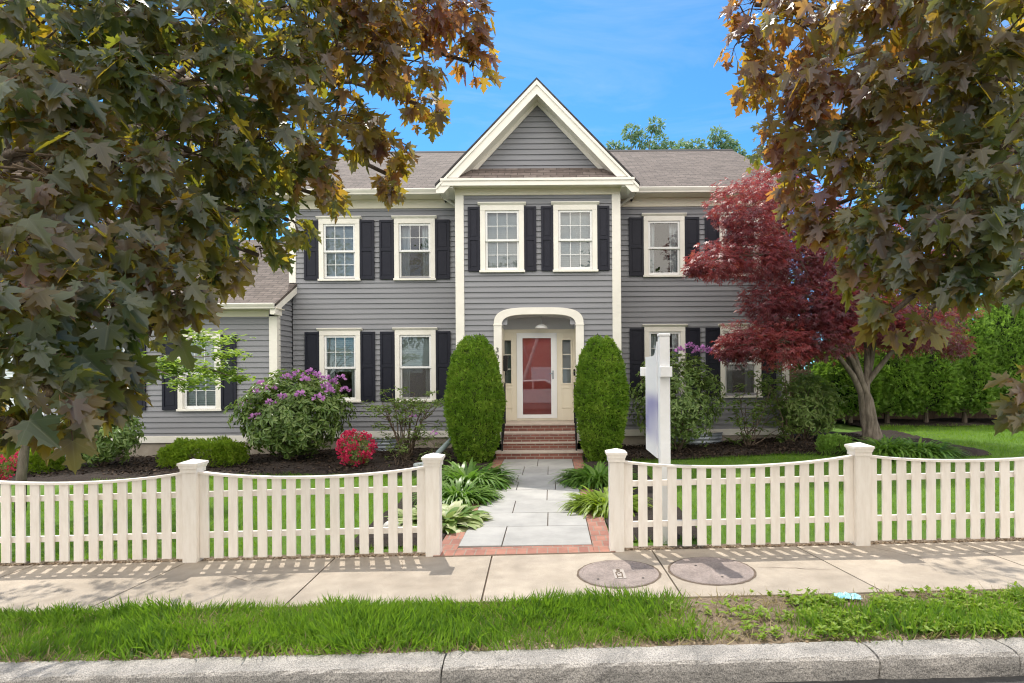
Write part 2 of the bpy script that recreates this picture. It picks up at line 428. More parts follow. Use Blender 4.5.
# ------------------------------------------------------------------ world, sun, camera
CLOUD_FILL = 9.3
TOSUN = Vector((-.18, .53, 1.0)).normalized()
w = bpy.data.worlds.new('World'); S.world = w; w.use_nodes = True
nt = w.node_tree; bg = nt.nodes['Background']
sk = nt.nodes.new('ShaderNodeTexSky'); sk.sky_type = 'NISHITA'; sk.sun_disc = False
sk.sun_elevation = math.asin(TOSUN.z); sk.sun_rotation = math.atan2(TOSUN.x, TOSUN.y)
sk.air_density = .75; sk.dust_density = .35; sk.ozone_density = 6
# bright broken cloud added behind the photographer as fill light for the facade, clear blue over the house
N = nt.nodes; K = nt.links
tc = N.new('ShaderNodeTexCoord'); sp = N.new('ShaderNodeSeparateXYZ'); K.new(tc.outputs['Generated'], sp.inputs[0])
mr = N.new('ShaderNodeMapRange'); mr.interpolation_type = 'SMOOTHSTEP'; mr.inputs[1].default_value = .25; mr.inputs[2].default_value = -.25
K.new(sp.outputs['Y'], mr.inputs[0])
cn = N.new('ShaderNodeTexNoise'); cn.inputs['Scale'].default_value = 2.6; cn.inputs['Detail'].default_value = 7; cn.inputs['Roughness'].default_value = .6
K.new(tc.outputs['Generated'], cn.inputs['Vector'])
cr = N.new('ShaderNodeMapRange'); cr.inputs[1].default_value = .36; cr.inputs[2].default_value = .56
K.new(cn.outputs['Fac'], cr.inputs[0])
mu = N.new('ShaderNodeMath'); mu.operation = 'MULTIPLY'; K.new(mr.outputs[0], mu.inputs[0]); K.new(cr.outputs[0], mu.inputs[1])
mx = N.new('ShaderNodeMix'); mx.data_type = 'RGBA'; mx.inputs[7].default_value = (CLOUD_FILL*1.05, CLOUD_FILL*.98, CLOUD_FILL*.88, 1)
tn = N.new('ShaderNodeMix'); tn.data_type = 'RGBA'; tn.blend_type = 'MULTIPLY'; tn.inputs[0].default_value = 1; tn.inputs[7].default_value = (.27, .55, .66, 1)
K.new(sk.outputs[0], tn.inputs[6])
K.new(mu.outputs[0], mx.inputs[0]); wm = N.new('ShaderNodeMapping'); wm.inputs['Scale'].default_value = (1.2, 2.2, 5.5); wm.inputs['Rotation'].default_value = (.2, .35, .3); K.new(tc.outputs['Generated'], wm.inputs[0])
wn = N.new('ShaderNodeTexNoise'); wn.inputs['Scale'].default_value = 1.6; wn.inputs['Detail'].default_value = 8; wn.inputs['Roughness'].default_value = .62; wn.inputs['Distortion'].default_value = .6; K.new(wm.outputs[0], wn.inputs['Vector'])
wr = N.new('ShaderNodeMapRange'); wr.inputs[1].default_value = .48; wr.inputs[2].default_value = .80; wr.inputs[4].default_value = .30; K.new(wn.outputs['Fac'], wr.inputs[0])
wx = N.new('ShaderNodeMix'); wx.data_type = 'RGBA'; wx.inputs[7].default_value = (2.6, 2.75, 2.8, 1); K.new(wr.outputs[0], wx.inputs[0]); K.new(tn.outputs[2], wx.inputs[6])
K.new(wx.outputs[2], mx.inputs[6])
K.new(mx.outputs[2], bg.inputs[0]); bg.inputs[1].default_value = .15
sl = bpy.data.lights.new('sun', 'SUN'); sl.energy = 2.05; sl.angle = R(.53); sl.color = (1, .94, .84)
so = bpy.data.objects.new('sun', sl); COL.objects.link(so); so.rotation_euler = (-TOSUN).to_track_quat('-Z', 'Y').to_euler()
so.location = (-6, 18, 30)

cd = bpy.data.cameras.new('camera'); cam = bpy.data.objects.new('camera', cd); COL.objects.link(cam); S.camera = cam
cd.sensor_width = 36; cd.lens = F/1024*36; cd.clip_start = .05; cd.clip_end = 2000
cd.shift_x = -(VX-512)/1024; cd.shift_y = (VY-341.5)/1024
cam.location = (0, 0, E)
cam.rotation_euler = (Matrix.Rotation(R(90), 3, 'X') @ Matrix.Rotation(-ROLL, 3, 'Z')).to_euler()
# principal point stays put when the picture turns about its own centre: redo the shift for the turned frame
_sx, _sy = (VX-512), (VY-341.5)
_rx, _ry = _sx+ROLL*_sy, _sy-ROLL*_sx
cd.shift_x = -_rx/1024; cd.shift_y = _ry/1024
vs = S.view_settings; vs.view_transform = 'Standard'; vs.look = 'None'; vs.exposure = 1.31; vs.gamma = 1
S.render.film_transparent = False
S.cycles.max_bounces = 8; S.cycles.transparent_max_bounces = 12; S.cycles.diffuse_bounces = 4
S.cycles.use_denoising = True; S.cycles.pixel_filter_type = 'BLACKMAN_HARRIS'; S.cycles.filter_width = 1.15

# ------------------------------------------------------------------ ground
def sheet(name, x0, x1, y0, y1, nx, ny, off, material, label=None, edge=None):
    xs = np.linspace(x0, x1, nx+1); ys = np.linspace(y0, y1, ny+1)
    mb = MB(); vs_ = []
    for j, y in enumerate(ys):
        for x in xs:
            yy = y+(edge(x, j == ny, j == 0) if edge else 0)
            vs_.append((x, yy, float(gz(x, yy))+off))
    fs = [(j*(nx+1)+i, j*(nx+1)+i+1, (j+1)*(nx+1)+i+1, (j+1)*(nx+1)+i) for j in range(ny) for i in range(nx)]
    mb.add(vs_, fs)
    o = part(name, mb, material); o['kind'] = 'structure'
    if label: o['label'] = label
    return o

# far ground with a shallow skirt out to the horizon; the near ground follows gz
def ground():
    xs = [-900,-300,-100,-40,-20]+list(np.linspace(-14, 16, 31))+[22,40,100,300,900]
    ys = [6.3]+list(np.linspace(6.6, 22, 30))+[26,40,100,300,1000]
    mb = MB(); vs_ = [(x, y, float(gz(x, y))-.03) for y in ys for x in xs]
    nx = len(xs)
    mb.add(vs_, [(j*nx+i, j*nx+i+1, (j+1)*nx+i+1, (j+1)*nx+i) for j in range(len(ys)-1) for i in range(nx-1)])
    o = part('ground', mb, M['lawn_base']); o['kind'] = 'structure'
ground()
# street in front of the kerb, and everything behind the camera
mb = MB()
xs = [-900,-100,-20,-14,16,22,100,900]
for a, b_ in ((3.90, -3.5), (-3.5, -900)):
    pass
vs_ = [(x, y, float(gz(x, 4))-.15) for y in (3.95, -6, -200, -900) for x in xs]
n = len(xs); mb.add(vs_, [(j*n+i+1, j*n+i, (j+1)*n+i, (j+1)*n+i+1) for j in range(3) for i in range(n-1)])
o = part('road', mb, M['asphalt']); o['kind'] = 'structure'

# kerb of granite blocks
KJ = [-9.0, -6.4, -3.95, -.74, 2.14, 3.06, 5.6, 8.4]
for a, b_ in zip(KJ[:-1], KJ[1:]):
    mb = MB(); n = max(6, int((b_-a)/.07)); vs_ = []
    prof = [(3.95,-.32),(3.93,-.12),(3.925,-.06),(3.935,-.02),(3.955,-.004),(3.99,0),(4.06,.002),(4.12,.0),(4.17,-.004),(4.175,-.3)]
    for i in range(n+1):
        x = a+.006+(b_-a-.012)*i/n
        e = .0 if 0 < i < n else 1
        for k, (y, z) in enumerate(prof):
            j = 0 if k in (0, 9) else 1
            vs_.append((x+random.uniform(-.006, .006)*j*e, y+random.uniform(-.006, .006)*j+(.010*e if k < 5 else 0), float(gz(x, 4))+z+random.uniform(-.004, .004)*j-(.008*e*j)))
    m_ = len(prof)
    fs = [(i*m_+k, (i+1)*m_+k, (i+1)*m_+k+1, i*m_+k+1) for i in range(n) for k in range(m_-1)]
    fs += [tuple(range(m_)), tuple(range(n*m_+m_-1, n*m_-1, -1))]
    mb.add(vs_, fs)
    o = part('kerb', mb, M['granite'], smooth_=False); o['kind'] = 'structure'

# strip of soil between kerb and sidewalk
def wob(x, top, bot): return 0
o = sheet('verge_soil', -9, 8.4, 4.16, 5.06, 90, 6, -.012, M['soil'])
# sidewalk slabs
base = sheet('sidewalk_base', -9, 8.4, 5.03, 6.46, 40, 2, -.02, M['joint'])
SJ = [(-9,-9), (-7.2,-7.25), (-5.5,-5.6), (-3.87,-3.97), (-2.31,-2.27), (-.64,-.605), (1.05,1.09), (2.58,2.78), (4.3,4.45), (6.2,6.3), (8.4,8.4)]
mb = MB()
def slab(x00, x01, x10, x11, y0, y1, g=.008):
    """x0* far edge, x1* near edge"""
    vs_ = []
    n = 6
    for t, z in ((0, .0), (1, .0)):
        pass
    pts = []
    for j in range(n+1):
        t = j/n
        for k, (y, xa, xb) in enumerate(((y0, x10, x11), (y1, x00, x01))):
            x = xa+g+(xb-xa-2*g)*t
            pts.append((x, y, float(gz(x, y))))
    lo = [(x, y, z-.05) for x, y, z in pts]
    N_ = len(pts)
    fs = [(2*j, 2*j+2, 2*j+3, 2*j+1) for j in range(n)]
    fs += [(2*j, N_+2*j, N_+2*j+2, 2*j+2) for j in range(n)]
    fs += [(0, 1, N_+1, N_), (2*n+1, 2*n, N_+2*n, N_+2*n+1)]
    mb.add(pts+lo, fs)
for (fa, na), (fb, nb) in zip(SJ[:-1], SJ[1:]):
    slab(fa, fb, na, nb, 5.045, 6.365)
o = part('sidewalk', mb, M['walk']); o['kind'] = 'structure'
nf = len(o.data.polygons)//(len(SJ)-1); tones = [.5,.4,.55,.35,.45,.6,.5,.85,.8,.6]
at = o.data.attributes.new('slab', 'FLOAT', 'FACE'); at.data.foreach_set('value', np.repeat(np.array(tones[:len(SJ)-1], np.float32), nf))
_n = M['walk'].node_tree; _b = _n.nodes['Principled BSDF']; _src = _b.inputs['Base Color'].links[0].from_socket
_a = _n.nodes.new('ShaderNodeAttribute'); _a.attribute_name = 'slab'; _m = _n.nodes.new('ShaderNodeMapRange'); _m.inputs[3].default_value = .84; _m.inputs[4].default_value = 1.2
_n.links.new(_a.outputs['Fac'], _m.inputs[0]); _x = _n.nodes.new('ShaderNodeMix'); _x.data_type = 'RGBA'; _x.blend_type = 'MULTIPLY'; _x.inputs[0].default_value = 1
_n.links.new(_src, _x.inputs[6]); _n.links.new(_m.outputs[0], _x.inputs[7]); _n.links.new(_x.outputs[2], _b.inputs['Base Color'])
def crack(pts, w=.004):
    mb = MB(); L_ = []
    for (xa, ya), (xb, yb) in zip(pts[:-1], pts[1:]):
        n = max(2, int(math.hypot(xb-xa, yb-ya)/.05))
        for i in range(n): L_.append((xa+(xb-xa)*i/n+random.uniform(-.012, .012), ya+(yb-ya)*i/n+random.uniform(-.012, .012)))
    vs_ = []
    for i, (x, y) in enumerate(L_):
        ww = w*random.uniform(.3, 1.2)*(1-abs(2*i/len(L_)-1)**4)
        vs_ += [(x-ww*.5, y-ww, float(gz(x, y))+.0025), (x+ww*.5, y+ww, float(gz(x, y))+.0025)]
    mb.add(vs_, [(2*i, 2*i+2, 2*i+3, 2*i+1) for i in range(len(L_)-1)])
    o = part('sidewalk_crack', mb, M['joint']); o['kind'] = 'structure'
crack([(1.91,5.72),(2.2,5.70),(2.55,5.62),(2.68,5.63)]); crack([(.44,5.28),(.47,5.16),(.45,5.06)]); crack([(-1.6,6.34),(-1.5,6.0),(-1.62,5.6)], .003); crack([(3.3,6.3),(3.6,5.9),(3.5,5.4)], .003); crack([(-3.2,5.9),(-2.9,5.7),(-2.4,5.75)], .003)
# sidewalk tone per slab
ntw = M['walk'].node_tree

# manhole covers
def text_mesh(s, size, extrude=.004):
    cu = bpy.data.curves.new('t', 'FONT'); cu.body = s; cu.size = size; cu.extrude = extrude; cu.align_x = 'CENTER'; cu.align_y = 'CENTER'
    ob = bpy.data.objects.new('t', cu); COL.objects.link(ob)
    dg = bpy.context.evaluated_depsgraph_get(); dg.update()
    me = bpy.data.meshes.new_from_object(ob.evaluated_get(dg))
    bpy.data.objects.remove(ob); bpy.data.curves.remove(cu)
    me.materials.clear()
    return me

def manhole(x, y, r, label, plate):
    z = float(gz(x, y))
    t = empty('manhole_cover', (x, y, z), label, 'manhole cover', 'round covers set in the sidewalk')
    t.rotation_euler = (0, -math.atan(.018), 0)
    prof = [(r*.3,-.02),(r,-.02),(r,.004),(r-.006,.009),(r-.03,.009),(r-.036,.005),(r*.6,.0055),(r*.02,.006)]
    mb = MB().lathe(prof, n=56)
    lid = part('lid', mb, M['lid'], t, local=True)
    ring = MB(); n = 56
    pr = [(r+.002,.0015),(r+.022,.0025)]
    vs_ = []
    for i in range(n):
        a = 2*math.pi*i/n; j = random.uniform(-.005, .006)
        vs_ += [(math.cos(a)*(r+.001), math.sin(a)*(r+.001), .0028), (math.cos(a)*(r+.020+j), math.sin(a)*(r+.020+j), .003)]
    ring.add(vs_, [(2*i, 2*((i+1) % n), 2*((i+1) % n)+1, 2*i+1) for i in range(n)])
    part('rim', ring, M['joint'], t, local=True)
    for hx, hy in ((-.55*r, -.42*r), (.55*r, -.42*r)) if plate else ((-.3*r, .35*r), (.12*r, -.52*r)):
        part('pick_hole', MB().lathe([(.012,.0078),(.012,.0086),(.004,.0088)], (hx, hy, 0), 12), M['black'], t, local=True)
    if plate:
        fr = MB()
        fr.box(-.16, .16, .088, .092, .0078, .0098)
        pl = MB().box(-.05, .055, -.16, .085, .0078, .0105)
        p = part('plate', pl, M['lidplate'], t, bevel=.002, local=True)
        for k, ch in enumerate('SMH'):
            me = text_mesh(ch, .10, .003)
            o = link('letter', me, M['joint'], p); o.location = (.0, .045-.08*k, .0115)
    return t
manhole(.62, 5.66, .375, 'round mauve concrete manhole cover with lettered plate, in front of the path opening', True)
manhole(1.50, 5.68, .385, 'round mauve concrete manhole cover without lettered plate, crossed by the sign shadow', False)

# brick edging and bluestone path
mb = MB()
for x0, x1, y0, y1 in ((-1.26,-1.043,6.305,13.25), (.437,.66,6.305,13.25), (-1.04,.434,6.305,6.575)):
    ys = np.linspace(y0, y1, 12)
    for ya, yb in zip(ys[:-1], ys[1:]):
        pts = [(x0, ya), (x1, ya), (x1, yb), (x0, yb)]
        mb.add([(x, y, float(gz(x, y))+.012) for x, y in pts]+[(x, y, float(gz(x, y))-.06) for x, y in pts], [(0,1,2,3),(0,4,5,1),(1,5,6,2),(3,2,6,7),(0,3,7,4)])
o = part('brick_edging', mb, M['brick_pave']); o['kind'] = 'structure'
mb = MB().box(-1.045, .436, 6.57, 13.1, -.1, -.006)
rows = [6.58, 7.4, 8.1, 8.86, 9.65, 10.35, 11.03, 12.0, 13.0]
rj = [[-.56], [-.06], [-.54], [-.08], [-.58,.05], [-.62], [-.55,-.08], [-.3]]
pav = MB()
for k in range(len(rows)-1):
    xs = [-1.04]+rj[k]+[.433]
    for xa, xb in zip(xs[:-1], xs[1:]):
        g = .006; z = random.uniform(-.002, .003)
        pts = [(xa+g, rows[k]+g), (xb-g, rows[k]+g), (xb-g, rows[k+1]-g), (xa+g, rows[k+1]-g)]
        zt = [float(gz(x, y))*.4+.016+z for x, y in pts]
        pav.add([(x, y, h) for (x, y), h in zip(pts, zt)]+[(x, y, h-.05) for (x, y), h in zip(pts, zt)], [(0,1,2,3),(0,4,5,1),(1,5,6,2),(2,6,7,3),(3,7,4,0)])
o = part('path', pav, M['paver'], bevel=.003); o['kind'] = 'structure'
o = part('path_bed', mb, M['joint']); o['kind'] = 'structure'

# mulch beds by the house
def bed(name, x0, x1, yf, y1):
    nx, ny = int((x1-x0)/.12), 26
    xs = np.linspace(x0, x1, nx+1); vs_ = []
    for j in range(ny+1):
        for x in xs:
            y0 = yf(x); y = y0+(y1-y0)*j/ny
            h = .0 if j == 0 else .035+.02*math.sin(x*3.1+y*2)+random.uniform(-.018, .018)
            vs_.append((x, y, float(gz(x, y))+h-.004))
    m_ = nx+1
    mb = MB(); mb.add(vs_, [(j*m_+i, j*m_+i+1, (j+1)*m_+i+1, (j+1)*m_+i) for j in range(ny) for i in range(nx)])
    o = part(name, mb, M['mulch']); o['kind'] = 'structure'
bed('mulch_bed', -14, -1.3, lambda x: 11.3+.2*math.sin(x*.9)+.5*float(smooth(-3.2, -1.3, x))*0, 15.05)
bed('mulch_bed', .7, 8.8, lambda x: 12.6+.25*math.sin(x*.8)+.8*float(smooth(2, 7, x))-1.6*float(smooth(4.5, 8, x)), 15.6)
bed('mulch_bed', 8.8, 18, lambda x: 17.0+.1*math.sin(x*2), 19.2)
bed('mulch_bed', -2.3, -1.27, lambda x: 6.75, 11.0)
bed('mulch_bed', .67, 1.7, lambda x: 6.75, 12.3)

# ------------------------------------------------------------------ grass
def grass(name, x0, x1, y0, y1, n, h0, h1, label, mask=None, wid=1.0, ztop=0):
    x = RNG.uniform(x0, x1, n); y = RNG.uniform(y0, y1, n)
    if mask is not None:
        k = mask(x, y); x, y = x[k], y[k]
    n = len(x)
    tip = np.stack([RNG.normal(0, .38, n), RNG.normal(-.05, .38, n), np.ones(n)], 1)
    nr = rvec(n); nr[:, 2] *= .2
    patch = .85+.30*np.sin(x*2.3+1.7*np.sin(y*3.1))*np.sin(y*4.1+x*1.1)+.22*np.sin(x*11+3*np.sin(y*9))*np.sin(y*14+x*3)
    sc = RNG.uniform(h0, h1, n)*patch
    tone = .5+.28*np.sin(x*1.7+2*np.sin(y*2.1))*np.cos(y*2.7+x*.6)+.2*np.sin(x*9+y*5)*np.sin(y*13-x*4)+RNG.normal(0, .22, n)
    lean = np.stack([np.sin(x*5+y*3), np.cos(y*6+x*2)-.2], 1)*.45; tip[:, :2] += lean
    d = cloud(T_BLADE, np.stack([x, y, gz(x, y)-.012+ztop], 1), tip, nr, sc, tone)
    o = link(name, cloud_mesh(name, d), M['grass'], None)
    setp(o, label, 'grass', kind='stuff'); return o

def not_bed_left(x, y): return (y < 11.35+.2*np.sin(x*.9)) & (x < -1.27) & ~((x > -2.3) & (y > 6.75) & (y < 11))
grass('lawn_grass', -8.5, -1.27, 6.5, 11.6, 42000, .045, .10, 'short mown grass of the lawn behind the left fence', not_bed_left)
def not_bed_right(x, y):
    f = 12.6+.25*np.sin(x*.8)+.8*smooth(2, 7, x)-1.6*smooth(4.5, 8, x)
    return ((y < f) | ((x > 8.85) & (y < 17.1))) & ~((x < 1.7) & (y > 6.75)) & (x > .7+0*y) & (x < 1.2+y*.85)
grass('lawn_grass', .7, 16, 6.5, 17.1, 120000, .045, .10, 'short mown grass of the lawn behind the right fence', not_bed_right)
def vnoise(x, y):
    return (np.sin(x*3.7+1.3*np.sin(y*5))+np.sin(x*8.1-y*6+2)+np.sin(x*1.9+y*11+.7))/3
def verge_mask(x, y):
    v = vnoise(x, y)
    front = (y-4.16)/.9
    dens = np.ones_like(x)*1.0
    dens = np.where(front < .10, .30+.2*v, dens)
    bare = np.exp(-((x-1.38)/.42)**2)*1.15+np.exp(-((x-2.0)/.5)**2)*smooth(4.35, 4.75, y)*.7+np.exp(-((x-2.75)/.75)**2)*smooth(4.72, 4.9, y)*1.0+np.exp(-((x-3.4)/.6)**2)*smooth(4.75, 5, y)
    bare = bare+np.exp(-((x+2.55)/.22)**2)*np.exp(-((y-4.35)/.10)**2)+np.exp(-((x+3.05)/.18)**2)*np.exp(-((y-4.85)/.08)**2)*.7+np.exp(-((x-.75)/.3)**2)*smooth(4.85, 5., y)*.5
    dens = dens-bare*(1.0+.35*v); dens = np.where(x > 1.75, dens*.55*np.where(y > 4.86, .35, 1), dens); dens = np.where(np.hypot(x-P(848,607,4.93).x, (y-4.90)*.8) < .15, 0, dens)
    return RNG.random(len(x)) < dens
grass('verge_grass', -6, 6, 4.15, 5.04, 88000, .03, .15, 'shaggy green grass of the verge between kerb and sidewalk', verge_mask, ztop=.005)
# leaf litter and grit in the bare soil
n = 900
x = RNG.uniform(-4, 4, n); y = np.where(RNG.random(n) < .55, RNG.uniform(4.16, 4.28, n), RNG.uniform(4.2, 5.0, n)); 
k = (y < 4.3) | (np.abs(x-1.35) < .45) | (x > 2.3); x, y = x[k], y[k]; n = len(x)
M['litter'] = leaf_mat('dry_litter', [(.30,.21,.13),(.20,.14,.09),(.42,.34,.24)], (.3,.2,.1), .1, .8)
d = cloud(T_WIDE, np.stack([x, y, gz(x, y)+.003], 1), np.stack([RNG.normal(size=n), RNG.normal(size=n), RNG.normal(0, .2, n)], 1), np.stack([RNG.normal(0, .3, n), RNG.normal(0, .3, n), np.ones(n)], 1), RNG.uniform(.012, .03, n))
setp(link('leaf_litter', cloud_mesh('leaf_litter', d), M['litter'], None), 'dry brown leaf scraps along the kerb and on bare soil', 'litter', kind='stuff')
# straw among the grass, clover-like weeds in the thin patch on the right
M['straw'] = leaf_mat('dry_straw', [(.30,.25,.11),(.40,.34,.18),(.24,.19,.09)], (.4,.32,.15), .25, .7)
n = 5200; x = RNG.uniform(-5, 5, n); y = RNG.uniform(4.17, 5.03, n)
d = cloud(T_BLADE, np.stack([x, y, gz(x, y)-.005], 1), np.stack([RNG.normal(0, .9, n), RNG.normal(0, .7, n), np.ones(n)*.8], 1), rvec(n), RNG.uniform(.04, .10, n))
setp(link('dry_straw', cloud_mesh('dry_straw', d), M['straw'], None), 'dead straw blades mixed into the verge grass', 'grass', kind='stuff')
n = 6500; x = RNG.uniform(.9, 5, n); y = RNG.uniform(4.2, 5.0, n)
k = (np.hypot(x-P(848,607,4.93).x, (y-4.90)*.8) > .15) & (RNG.random(n) < np.clip(.35+.6*np.sin(x*7+y*9)*np.sin(y*8-x*3)+.15*(x > 1.9), 0, 1)*np.where(x < 1.75, .25, 1)*np.where(y > 4.88, .35, 1)); x, y = x[k], y[k]; n = len(x)
M['weed'] = leaf_mat('weeds', [(.10,.19,.02),(.19,.29,.03),(.27,.35,.05)], (.38,.55,.04), .35, .5)
per = 6; P2 = np.repeat(np.stack([x, y, gz(x, y)+RNG.uniform(.005, .05, n)], 1), per, 0); tdir = rvec(n*per); tdir[:, 2] = np.abs(tdir[:, 2])*.5+.1
d = cloud(T_WIDE, P2, tdir, np.tile([0,0,1.0], (n*per, 1))+rvec(n*per)*.3, RNG.uniform(.02, .045, n*per))
setp(link('verge_weeds', cloud_mesh('verge_weeds', d), M['weed'], None), 'low yellow green weeds in the thin verge on the right', 'weeds', kind='stuff')
# gravelly dirt line below the fences
for xa, xb in ((-7, -1.2), (.7, 6)):
    n = 1500
    x = RNG.uniform(xa, xb, n); y = 6.385+np.abs(RNG.normal(0, .035, n))
    d = cloud(T_WIDE, np.stack([x, y, gz(x, y)+.004], 1), rvec(n)*[1,1,.3], rvec(n)+[0,0,1.2], RNG.uniform(.012, .035, n))
    setp(link('leaf_litter', cloud_mesh('leaf_litter', d), M['litter'], None), 'dry scraps and grit in the line under the '+('left' if xa < 0 else 'right')+' picket fence', 'litter', kind='stuff')
mb = MB()
for xa, xb in ((-9, -1.15), (.61, 8)):
    xs = np.linspace(xa, xb, 40)
    for i in range(39):
        mb.add([(xs[i], 6.367, float(gz(xs[i], 6.3))-.006), (xs[i+1], 6.367, float(gz(xs[i+1], 6.3))-.006), (xs[i+1], 6.55, float(gz(xs[i+1], 6.5))-.006), (xs[i], 6.55, float(gz(xs[i], 6.5))-.006)], [(0,1,2,3)])
o = part('fence_soil', mb, M['soil']); o['kind'] = 'structure'

# ------------------------------------------------------------------ picket fences
FY = 6.40
def fence(name, posts, xa, xb, label):
    """posts: list of post x, scalloped bays between them; xa/xb outer ends"""
    root = empty(name, ((xa+xb)/2, FY, 0), label, 'fence', 'picket fences along the sidewalk')
    for x in posts:
        z = float(gz(x, FY)); h = 1.00
        p = part('post', MB().box(x-.075, x+.075, FY-.075, FY+.075, z-.1, z+h), M['fence'], root, bevel=.005)
        c = MB().box(x-.088, x+.088, FY-.088, FY+.088, z+h-.05, z+h-.01)
        c.prism([(x-.088, z+h-.01), (x+.088, z+h-.01), (x+.103, z+h+.025), (x-.103, z+h+.025)], 'y', FY-.1, FY+.1)
        c.box(x-.108, x+.108, FY-.108, FY+.108, z+h+.025, z+h+.05)
        c.add([(x-.108,FY-.108,z+h+.05),(x+.108,FY-.108,z+h+.05),(x+.108,FY+.108,z+h+.05),(x-.108,FY+.108,z+h+.05),(x,FY,z+h+.085)], [(0,1,4),(1,2,4),(2,3,4),(3,0,4)])
        part('cap', c, M['fence'], p)
    ends = [e for e in sorted(posts)]
    bays = list(zip(ends[:-1], ends[1:]))
    def top(x, a, b_):
        t = (x-a)/(b_-a); sag = .10*(1-(2*t-1)**2)**.8 if 0 <= t <= 1 else 0
        return .945-sag
    for a, b_ in bays:
        if b_-a > 2:
            A, B = a+.075, b_-.075
            n = round((B-A-.10)/.157); pitch = (B-A-.10)/n
            # flat rails behind, curved cap strip on top
            for zr in (.70, .265):
                r_ = MB()
                r_.add([(A, FY+.0, float(gz(A,FY))+zr-.03), (B, FY+.0, float(gz(B,FY))+zr-.03), (B, FY+.0, float(gz(B,FY))+zr+.03), (A, FY+.0, float(gz(A,FY))+zr+.03),
                        (A, FY+.04, float(gz(A,FY))+zr-.03), (B, FY+.04, float(gz(B,FY))+zr-.03), (B, FY+.04, float(gz(B,FY))+zr+.03), (A, FY+.04, float(gz(A,FY))+zr+.03)],
                       [(0,1,2,3),(7,6,5,4),(3,2,6,7),(0,4,5,1)])
                part('rail', r_, M['fence'], root)
            cs = MB(); pts = []
            for i in range(25):
                x = A+(B-A)*i/24; z = float(gz(x, FY))+top(x, a, b_)
                pts += [(x, FY-.04, z+.001), (x, FY+.03, z+.001), (x, FY+.03, z+.024), (x, FY-.04, z+.024)]
            cs.add(pts, [(4*i+k, 4*i+4+k, 4*i+4+(k+1) % 4, 4*i+(k+1) % 4) for i in range(24) for k in range(4)]+[(3,2,1,0), (96,97,98,99)])
            part('top_rail', cs, M['fence'], root)
            for i in range(n+1):
                x = A+.002+i*pitch; x1 = x+.096
                if i == 0: x = A+.002
                zb = float(gz(x, FY))
                dz = random.uniform(-.006, .006)
                mb = MB(); y0, y1 = FY-.022, FY-.002
                zt0, zt1 = float(gz(x, FY))+top(x, a, b_), float(gz(x1, FY))+top(x1, a, b_)
                b0 = zb+.03+dz
                tl = random.uniform(-.0035, .0035)
                mb.add([(x+tl,y0,b0),(x1+tl,y0,b0),(x1+tl,y1,b0),(x+tl,y1,b0),(x,y0,zt0),(x1,y0,zt1),(x1,y1,zt1),(x,y1,zt0)], [(0,3,2,1),(4,5,6,7),(0,1,5,4),(1,2,6,5),(2,3,7,6),(3,0,4,7)])
                part('picket', mb, M['fence'], root)
    return root
fx = lambda px: (px-.007*200-VX)*FY/F
PL = [fx(434), fx(193.5), fx(-48)]
PR = [fx(616.5), fx(860), fx(1104)]
fence('picket_fence', PL, PL[2], PL[0], 'cream picket fence with scooped top, left of the path opening')
fence('picket_fence', PR, PR[0], PR[2], 'cream picket fence with scooped top, right of the path opening')

# ------------------------------------------------------------------ house
HX = 0.0
YM, YB, YW = 15.0, 14.0, 14.2
house = empty('house', (-.3, 15, 0), 'grey clapboard two storey house with white trim and dark shutters', 'house')
ROW = .128

def inside(x, z, holes):
    return any(h[0] < x < h[1] and h[2] < z < h[3] for h in holes)

def clap(mb, a, b, z0, z1, holes=(), place=None, top=None):
    """lapped boards from a to b along a wall; place(u, out, z) -> point; top(z)->(a,b) limits"""
    z = z0
    while z < z1-1e-4:
        zt = min(z+ROW, z1); zm = (z+zt)/2
        A, B = (a, b) if top is None else top(zm)
        if B-A > .02:
            cuts = [(max(h[0], A), min(h[1], B)) for h in holes if h[2] < zm < h[3] and h[1] > A and h[0] < B]
            cuts.sort(); segs = []; s = A
            for c0, c1 in cuts:
                if c0 > s: segs.append((s, c0))
                s = max(s, c1)
            if s < B: segs.append((s, B))
            for s0, s1 in segs:
                mb.add([place(s0, .032, z), place(s1, .032, z), place(s1, .004, zt), place(s0, .004, zt), place(s0, .001, z), place(s1, .001, z)],
                       [(0,1,2,3), (4,5,1,0)])
        z = zt
SZ0, SZ1 = .44, 6.05
WINS = []   # x, z0, z1, Y, style
for x in (-5.27, -3.39): WINS += [(x, 4.20, 5.74, YM, 'up'), (x, 1.17, 2.96, YM, 'low')]
for x in (2.83, 4.72): WINS += [(x, 4.24, 5.76, YM, 'up'), (x, 1.22, 3.00, YM, 'low')]
for x in (-1.127, .576): WINS += [(x, 4.22, 5.78, YB, 'up')]
for x in (-8.31, -10.45): WINS += [(x, 1.03, 2.85, YW, 'low')]
WW = 1.02
holes = lambda Y: [(x-WW/2+.06, x+WW/2-.06, a+.06, b-.06) for x, a, b, yy, s_ in WINS if yy == Y]
BX0, BX1 = -2.19, 1.60
MX0, MX1 = -6.5, 5.9
# siding
front = lambda Y: (lambda u, o, z: (u, Y-o, z))
mb = MB()
clap(mb, MX0+.05, BX0+.02, SZ0, SZ1, holes(YM), front(YM)); clap(mb, BX1-.02, MX1-.05, SZ0, SZ1, holes(YM), front(YM))
hb = holes(YB)+[(-1.24, .65, .3, 2.96), (-1.02, .44, 2.9, 3.24)]
clap(mb, BX0+.05, BX1-.05, SZ0, SZ1, hb, front(YB))
clap(mb, YB+.05, YM-.01, SZ0, SZ1, (), lambda u, o, z: (BX0-o, u, z)); clap(mb, YB+.05, YM-.01, SZ0, SZ1, (), lambda u, o, z: (BX1+o, u, z))
